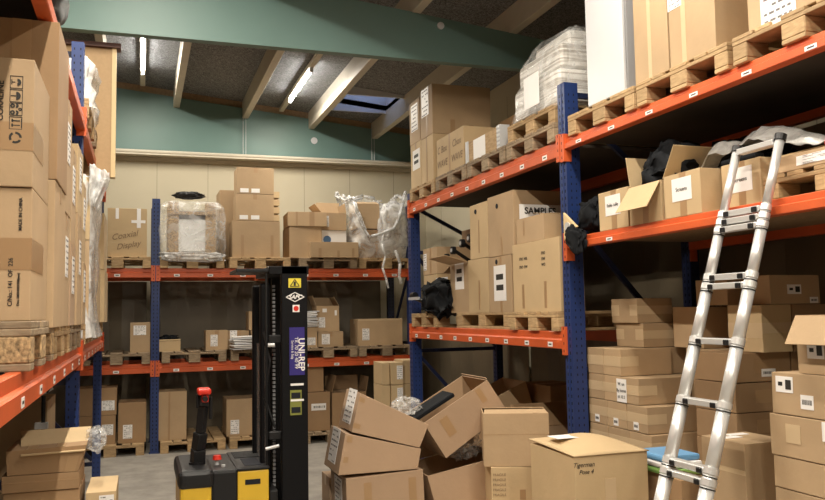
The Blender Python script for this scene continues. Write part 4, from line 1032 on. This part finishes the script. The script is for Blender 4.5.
# film-wrapped pair beyond post
CT('lower film-wrapped box beyond the second blue post', (-.90, -.345, 6.05, 6.80, z, 2.25), 'card', GLB, tapes=())
CT('upper film-wrapped box beyond the second blue post', (-.90, -.345, 6.05, 6.80, 2.252, 2.70), 'card_light', GLB, tapes=())
fw = empty('stretch_film', (-.62, 6.42, z), 'loose clear stretch film around boxes beyond the post', 'film')
wrap('film_body', [(-.10, .33, .42, 0, 0), (0, .31, .405, 0, 0), (.2, .30, .40, 0, 0), (.4, .305, .40, 0, 0), (.6, .30, .40, 0, 0), (.8, .31, .40, 0, 0), (.98, .31, .40, 0, 0), (1.05, .30, .38, 0, 0)], M['film_thick'], fw, 7.7, amp=.03)
bm = bmesh.new(); g = []
for i in range(25):
    row = []
    for j in range(17):
        u, v = i/24, j/16; L_ = .15*(1-.35*v)*(1-abs(v-.25)*.5)
        x_ = .27+L_*u; y_ = -.38-.03*math.sin(u*9+v*3)-.02*noise.noise(Vector((u*5, v*5, 1)))
        z_ = 1.13-.06*u-.30*v*(1-.15*u)+.015*noise.noise(Vector((u*6, v*6, 4)))
        row.append(bm.verts.new((x_, y_+.30*(1-u)*0, z_)))
    g.append(row)
for i in range(24):
    for j in range(16): bm.faces.new([g[i][j], g[i+1][j], g[i+1][j+1], g[i][j+1]])
lt_ = build('loose_tail', bm, M['film_thick'], fw, smooth=True); m_ = lt_.modifiers.new('s', 'SOLIDIFY'); m_.thickness = .002
CT('lower pale carton on the farthest pallet, left rack', (-.80, -.315, 7.95, 8.68, z, 2.15), 'card_light', GLB, tapes=('x',))
CT('upper pale carton on the farthest pallet, left rack', (-.80, -.325, 7.95, 8.62, 2.152, 2.68), 'card_light', GLB, tapes=('x',))
CT('narrow pale carton in front on grey pallet, left rack', (-.80, -.335, 7.0, 7.55, z, 2.30), 'card_light', GLB, tapes=('x',))
# left rack, top level
zT = 3.11
pallet('pallet holding the bubble wrapped load, left top shelf', xc-.0, 6.40, zT, 'x', GPL)
pallet('pallet carrying the tall tan board, left top shelf', xc, 7.40, zT, 'x', GPL, 'wood_grey')
tb = empty('tall_board_case', (-.52, 7.25, zT+.145), 'tall tan board panel with pine edge on left top shelf', 'panel')
bm = bmesh.new(); box(bm, -.28, .27, -.03, .03, -.36, .76); build('board_face', bm, M['brownboard'], tb)
bm = bmesh.new(); box(bm, .27, .305, -.045, .045, -.36, .76); box(bm, -.31, -.275, -.045, .045, -.10, .76); build('pine_edge', bm, M['pine'], tb)
bm = bmesh.new(); box(bm, -.33, .34, -.07, .07, .762, .80); build('dark_cap', bm, M['mahog'], tb)
bw = empty('bubble_wrapped_load', (-.60, 6.40, zT+.145), 'load in crinkled bubble wrap on the left top shelf', 'wrapped load')
wrap('bubble_wrap', [(-.05, .28, .36, 0, 0)]+[(.0+.07*k_, .265+.02*math.sin(k_*2.1), .35+.015*math.sin(k_*1.7), 0, 0) for k_ in range(5)]+[(.36, .2, .28, 0, 0)], M['film_thick'], bw, 5.1, amp=.035)
bm = bmesh.new(); box(bm, -.22, .22, -.30, .30, 0, .33); build('wrapped_core', bm, M['label'], bw)
for k_, (yy, sx) in enumerate(((3.75, .50), (4.35, .56))):
    o = crumple('black_sack', (-.68+.02*k_, yy, zT+.22), (sx, .6, .40), M['bin'], None, amp=.15, freq=2.4, seed=51+k_, power=.7)
    tag(o, ('near' if k_ == 0 else 'far')+' black sack on left top shelf at picture corner', 'sack', 'black sacks on the left top shelf')
# floor under left rack
GLF = 'boxes on the floor by the left rack'
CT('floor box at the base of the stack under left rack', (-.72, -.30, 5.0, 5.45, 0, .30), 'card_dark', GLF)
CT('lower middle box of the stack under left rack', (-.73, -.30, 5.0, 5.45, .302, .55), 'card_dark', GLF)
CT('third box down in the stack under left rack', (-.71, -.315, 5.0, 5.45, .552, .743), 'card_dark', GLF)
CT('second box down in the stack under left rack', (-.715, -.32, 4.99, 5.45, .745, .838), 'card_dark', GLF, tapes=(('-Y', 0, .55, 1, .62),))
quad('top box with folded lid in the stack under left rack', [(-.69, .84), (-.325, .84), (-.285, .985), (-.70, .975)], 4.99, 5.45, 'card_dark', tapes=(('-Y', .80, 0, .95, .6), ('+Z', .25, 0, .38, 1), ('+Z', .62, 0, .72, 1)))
o = [x for x in C.objects if x.get('label', '').startswith('top box with folded lid')][0]; o['group'] = GLF
bm = bmesh.new(); vv = [bm.verts.new(q) for q in ((-.62-o.location.x, 4.972-o.location.y, .945-.84), (-.29-o.location.x, 4.972-o.location.y, .952-.84), (-.283-o.location.x, 5.45-o.location.y, 1.025-.84), (-.68-o.location.x, 5.45-o.location.y, 1.02-.84))]
bm.faces.new(vv); fl = build('lid_flap', bm, M['card_light'], o); m_ = fl.modifiers.new('s', 'SOLIDIFY'); m_.thickness = .006
o = crumple('plastic_wrap', (-.245, 5.25, .98), (.12, .22, .14), M['film'], None, amp=.35, freq=2.5, seed=61); tag(o, 'crumpled clear plastic hanging off the left floor stack', 'plastic')
CT('small box with white label on floor beside left stack', (-.285, -.12, 5.02, 5.5, .0, .71), 'card_light', GLF, tapes=(), labels=[('-Y', .68, .88, .08, .13, 'lines')])
CT('plain box deep under the left rack, upper', (-1.35, -.62, 6.3, 6.9, .5, 1.12), 'card', GLF)
CT('plain box deep under the left rack, lower', (-1.35, -.60, 6.3, 6.9, 0, .498), 'card', GLF)
CT('pale box at left picture edge under the beam', (-.96, -.70, 4.3, 4.8, .6, 1.18), 'card_light', GLF)
CT('base box at left picture edge under the beam', (-.96, -.70, 4.3, 4.8, 0, .598), 'card_light', GLF)
ts = empty('tripod_stand', (-.62, 6.05, 0), 'black and chrome tripod stand behind the left rack post', 'stand')
bm = bmesh.new(); tube(bm, (0, 0, .45), (0, 0, 1.18), .014, seg=12); build('pole', bm, M['black'], ts)
bm = bmesh.new(); box(bm, -.05, .03, -.03, .03, .96, 1.0); tube(bm, (-.06, 0, 1.18), (.05, 0, 1.24), .022, seg=12); build('chrome_clamp', bm, M['steel'], ts)
bm = bmesh.new(); tube(bm, (-.10, 0, 1.30), (.04, 0, 1.22), .03, seg=12); build('lamp_head', bm, M['black'], ts)
for a in (0.4, 2.5, 4.6):
    bm = bmesh.new(); tube(bm, (0, 0, .8), (.16*math.cos(a), .16*math.sin(a), 0), .01, seg=8); build('leg', bm, M['black'], ts)

# ------------------------------------------------------------------ ladder
ld = empty('telescopic_ladder', (2.12, 3.19, 0), 'aluminium telescopic ladder leaning on the right rack', 'ladder')
def LP(z, y): return Vector((.318*z, y, z))
tops = 2.50
zs = [.0, .30, .60, .905, .955, 1.24, 1.525, 1.79, 1.835, 2.075, 2.115, 2.155, tops]
ry = [.148, -.148]
for y in ry:
    rail = None
    for i in range(len(zs)-1):
        rad = .036-.0013*i
        bm = bmesh.new(); tube(bm, LP(zs[i]+.0, y), LP(zs[i+1]-.001, y), rad, seg=20)
        nm = 'rail' if rail is None else 'rail_section'
        o = build(nm, bm, M['alu'], ld if rail is None else rail, smooth=False)
        for p in o.data.polygons: p.use_smooth = len(p.vertices) == 4
        if rail is None: rail = o
        bm = bmesh.new(); tube(bm, LP(zs[i+1]-.012, y), LP(zs[i+1]-.007, y), rad+.0025, seg=20)
        if i < len(zs)-2: build('black_ring', bm, M['black'], rail)
        else: bm.free()
        if 0 < i < len(zs)-1:
            bm = bmesh.new(); tube(bm, LP(zs[i]+.002, y), LP(zs[i]+.030, y), rad+.004, seg=20); build('collar', bm, M['alu'], rail)
    bm = bmesh.new(); tube(bm, LP(tops, y), LP(tops+.03, y), .028, seg=16); build('end_cap', bm, M['black'], rail)
    bm = bmesh.new(); tube(bm, LP(0, y), LP(.03, y), .042, seg=16); build('rubber_foot', bm, M['black'], rail)
for i, zz in enumerate(zs[1:-1]+[tops-.02]):
    p = LP(zz+.015, 0)
    bm = bmesh.new(); box(bm, p.x-.024, p.x+.024, -.125, .125, p.z-.014, p.z+.016); bevel(bm, .004, 1)
    rg = build('rung', bm, M['alu'], ld)
    if zz < tops-.05:
        for s in (-1, 1):
            bm = bmesh.new(); box(bm, p.x-.032, p.x-.018, s*.098-.017, s*.098+.017, p.z-.014, p.z+.012); bevel(bm, .004, 1); build('latch', bm, M['black'], rg)

# ------------------------------------------------------------------ stacker truck
st = empty('electric_stacker', (.5, 5.27, 0), 'yellow and black pedestrian stacker with tall black mast', 'stacker')
def S(name, m, dims, bev=.01, seg=2, parent=None):
    bm = bmesh.new(); box(bm, dims[0]-.5, dims[1]-.5, dims[2]-5.27, dims[3]-5.27, dims[4], dims[5])
    if bev: bevel(bm, bev, seg)
    return build(name, bm, M[m], parent or st)
S('drive_cover', 'yellow', (.225, .405, 4.90, 5.50, .12, .725), .02)
S('top_cover', 'black', (.212, .42, 4.885, 5.515, .70, .81), .045, 4)
S('middle_cover', 'black', (.40, .56, 4.905, 5.50, .10, .80), .02)
S('battery_box', 'yellow', (.552, .735, 4.895, 5.50, .12, .785), .008)
S('battery_lid', 'black', (.545, .74, 4.89, 5.505, .787, .805), .012)
S('lid_recess', 'hole', (.60, .70, 4.96, 5.20, .804, .8075), .001, 1)
S('handle_slot', 'hole', (.595, .685, 4.8925, 4.897, .705, .735), .001, 1)
for k_ in range(6): S('lid_rib', 'black', (.57, .73, 5.24+k_*.04, 5.255+k_*.04, .804, .811), .002, 1)
S('side_skirt', 'black', (.74, .79, 4.90, 5.50, .08, .66), .01)
# tiller
bm = bmesh.new(); pts = [(.335, 5.12, .78), (.34, 5.1, .90), (.352, 5.08, 1.00), (.368, 5.07, 1.16), (.372, 5.07, 1.23)]
for (a, b, w) in ((0, 1, .075), (1, 2, .065), (2, 3, .05), (3, 4, .055)):
    A, B_ = Vector(pts[a])-Vector((.5, 5.27, 0)), Vector(pts[b])-Vector((.5, 5.27, 0)); bar(bm, A, B_, w, w)
bevel(bm, .008, 2); tl = build('tiller', bm, M['black'], st)
bm = bmesh.new(); tube(bm, (-.128, -.30, 1.21), (-.128, -.08, 1.21), .016, seg=12); tube(bm, (-.165, -.2, 1.15), (-.165, -.2, 1.23), .01, seg=8); tube(bm, (-.09, -.2, 1.08), (-.09, -.2, 1.21), .011, seg=8); build('control_grip', bm, M['black'], tl)
bm = bmesh.new(); box(bm, -.170, -.090, -.26, -.14, 1.228, 1.268); bevel(bm, .016, 3); build('red_switch_cap', bm, M['red'], tl)
bm = bmesh.new(); box(bm, -.145, -.105, -.24, -.16, 1.185, 1.23); bevel(bm, .006, 2); build('red_switch_body', bm, M['red'], tl)
bm = bmesh.new(); tube(bm, (-.165, -.15, .808), (-.165, -.15, .822), .05, seg=20); build('tiller_base', bm, M['black'], st)
# emergency button
bm = bmesh.new(); tube(bm, (-.05, -.18, .798), (-.05, -.18, .835), .013, seg=12); eb = build('emergency_stop', bm, M['white'], st)
bm = bmesh.new(); tube(bm, (-.05, -.18, .832), (-.05, -.18, .857), .028, .022, seg=20); build('red_button', bm, M['red'], eb)
bm = bmesh.new(); tube(bm, (-.02, -.26, .798), (-.02, -.26, .812), .012, seg=10); build('key_switch', bm, M['steel'], st)
# mast
S('mast_channel', 'black_metal', (.815, .975, 4.90, 4.96, .05, 2.0), .004, 1)
S('mast_channel', 'black_metal', (.815, .975, 5.44, 5.50, .05, 2.0), .004, 1)
S('inner_mast', 'black_metal', (.83, .95, 4.975, 5.02, .08, 1.95), .003, 1)
S('inner_mast', 'black_metal', (.83, .95, 5.38, 5.425, .08, 1.95), .003, 1)
S('mast_head', 'black_metal', (.74, .985, 4.90, 5.50, 1.95, 2.0), .004, 1)
S('top_plate', 'black', (.545, .90, 4.92, 5.30, 1.965, 1.985), .003, 1)
S('lift_cylinder', 'black_metal', (.70, .765, 5.0, 5.06, .30, 1.90), .02, 3)
S('lift_cylinder', 'black_metal', (.70, .765, 5.35, 5.41, .30, 1.90), .02, 3)
bm = bmesh.new()
for k_ in range(60): box(bm, .285, .30, -.22, -.195, .4+k_*.025, .415+k_*.025)
build('lift_chain', bm, M['grey'], st)
for k_ in range(2): S('mast_bracket', 'black', (.74, .83, 4.93, 4.98, .95+k_*.58, 1.0+k_*.58), .006, 1)
bm = bmesh.new(); box(bm, .225, .23, -.34, .20, .80, 1.52); g_ = new_mat('clear_guard')[0]; b_ = g_.node_tree.nodes['Principled BSDF']; b_.inputs['Base Color'].default_value = (.6, .55, .52, 1); b_.inputs['Alpha'].default_value = .35; b_.inputs['Roughness'].default_value = .12
build('clear_guard', bm, g_, st)
S('guard_frame', 'black', (.722, .735, 4.93, 4.945, .66, 1.96), .003, 1)
bm = bmesh.new(); path_tube(bm, [(.215, -.30, 1.60), (.25, -.33, 1.42), (.22, -.31, 1.2), (.28, -.33, 1.02)], .008, 8); build('hydraulic_hose', bm, M['black'], st)
bm = bmesh.new(); tube(bm, (.235, -.345, 1.52), (.275, -.345, 1.52), .012, seg=10); tube(bm, (.22, -.345, .9), (.30, -.345, .915), .01, seg=10); build('hose_fitting', bm, M['steel'], st)
for k_, yy in enumerate((5.085, 5.455)): S('fork', 'black_metal', (.98, 2.10, yy-.075, yy+.075, .045, .10), .006, 1)
for yy in (5.085, 5.455):
    bm = bmesh.new(); tube(bm, (.12-.2+.3, yy-5.27-.03, .05), (.12-.2+.3, yy-5.27+.03, .05), .045, seg=18); build('wheel', bm, M['black'], st)
bm = bmesh.new(); tube(bm, (-.15, -.05, .1), (-.15, .05, .1), .1, seg=24); build('drive_wheel', bm, M['black'], st)
S('carriage', 'black_metal', (.955, 1.0, 5.0, 5.54, .05, .55), .004, 1)
# stickers on the mast face (Y = 4.90)
yf = 4.8985-5.27
def plate(name, m, x0, x1, z0, z1, parent=st, off=0):
    bm = bmesh.new(); box(bm, x0-.5, x1-.5, yf-.0012-off, yf+.002-off, z0, z1); return build(name, bm, M[m], parent)
w_ = plate('warning_sticker', 'stickyellow', .858, .935, 1.868, 1.925)
bm = bmesh.new()
for a, b in (((.868, 1.876), (.8965, 1.918)), ((.8965, 1.918), (.925, 1.876)), ((.925, 1.876), (.868, 1.876))): bar(bm, (a[0]-.5, yf-.0018, a[1]), (b[0]-.5, yf-.0018, b[1]), .0016, .005)
box(bm, .890-.5, .903-.5, yf-.0024, yf-.001, 1.880, 1.905); build('warning_triangle', bm, M['ink'], w_)
bm = bmesh.new()
dm = [(.843, 1.810), (.897, 1.838), (.955, 1.810), (.897, 1.782)]
for a, b in zip(dm, dm[1:]+dm[:1]): bar(bm, (a[0]-.5, yf-.001, a[1]), (b[0]-.5, yf-.001, b[1]), .002, .005)
lg = build('diamond_emblem', bm, M['label'], st); text('emblem_letters', 'SAPC', .034, (.898-.5, yf-.0005, 1.810), (1, 0, 0), (0, 0, 1), lg, M['label'], shear=.3, bold=.001)
rs = plate('round_sticker', 'label', .883, .925, 1.718, 1.762)
bm = bmesh.new(); tube(bm, (.904-.5, yf-.001, 1.740), (.904-.5, yf-.0028, 1.740), .016, seg=20); build('red_disc', bm, M['red'], rs)
ps = plate('firm_sticker', 'purple', .862, .955, 1.335, 1.625)
text('sticker_text', 'UNI-REP', .054, (.934-.5, yf-.0012, 1.46), (0, 0, -1), (1, 0, 0), ps, M['label'], bold=.001)
text('sticker_text', 'Tlf. 70 20 40 99', .030, (.904-.5, yf-.0012, 1.47), (0, 0, -1), (1, 0, 0), ps, M['label'])
text('sticker_text', 'Service & Salg', .020, (.880-.5, yf-.0012, 1.49), (0, 0, -1), (1, 0, 0), ps, M['label'])
plate('white_strip', 'label', .868, .948, 1.272, 1.285)
op = plate('rating_plate', 'olive', .865, .935, 1.095, 1.245)
for zz in (1.108, 1.195): plate('plate_print', 'hole', .872, .928, zz, zz+.035, off=.001)
plate('white_strip', 'label', .868, .948, 1.178, 1.190, off=.002)

# ------------------------------------------------------------------ world, camera, view
w = bpy.data.worlds.new('World'); bpy.context.scene.world = w; w.use_nodes = True
bg = w.node_tree.nodes['Background']; bg.inputs[0].default_value = (.50, .64, 1.0, 1); bg.inputs[1].default_value = 1.6
cam = bpy.data.cameras.new('Camera'); co = bpy.data.objects.new('Camera', cam); C.objects.link(co)
A = Matrix(((.9471227, -.32042835, -.01686011), (-.00920564, -.07965803, .99677974), (-.32073953, -.94391751, -.07839568)))
co.matrix_world = Matrix.Translation((0, 0, 1.7)) @ A.transposed().to_4x4()
cam.sensor_fit = 'HORIZONTAL'; cam.sensor_width = 36; cam.lens = 36*801.7/825; cam.clip_start = .05
bpy.context.scene.camera = co
vs = bpy.context.scene.view_settings
vs.view_transform = 'Standard'; vs.look = 'None'; vs.gamma = 1; vs.use_curve_mapping = False; vs.exposure = 0.0
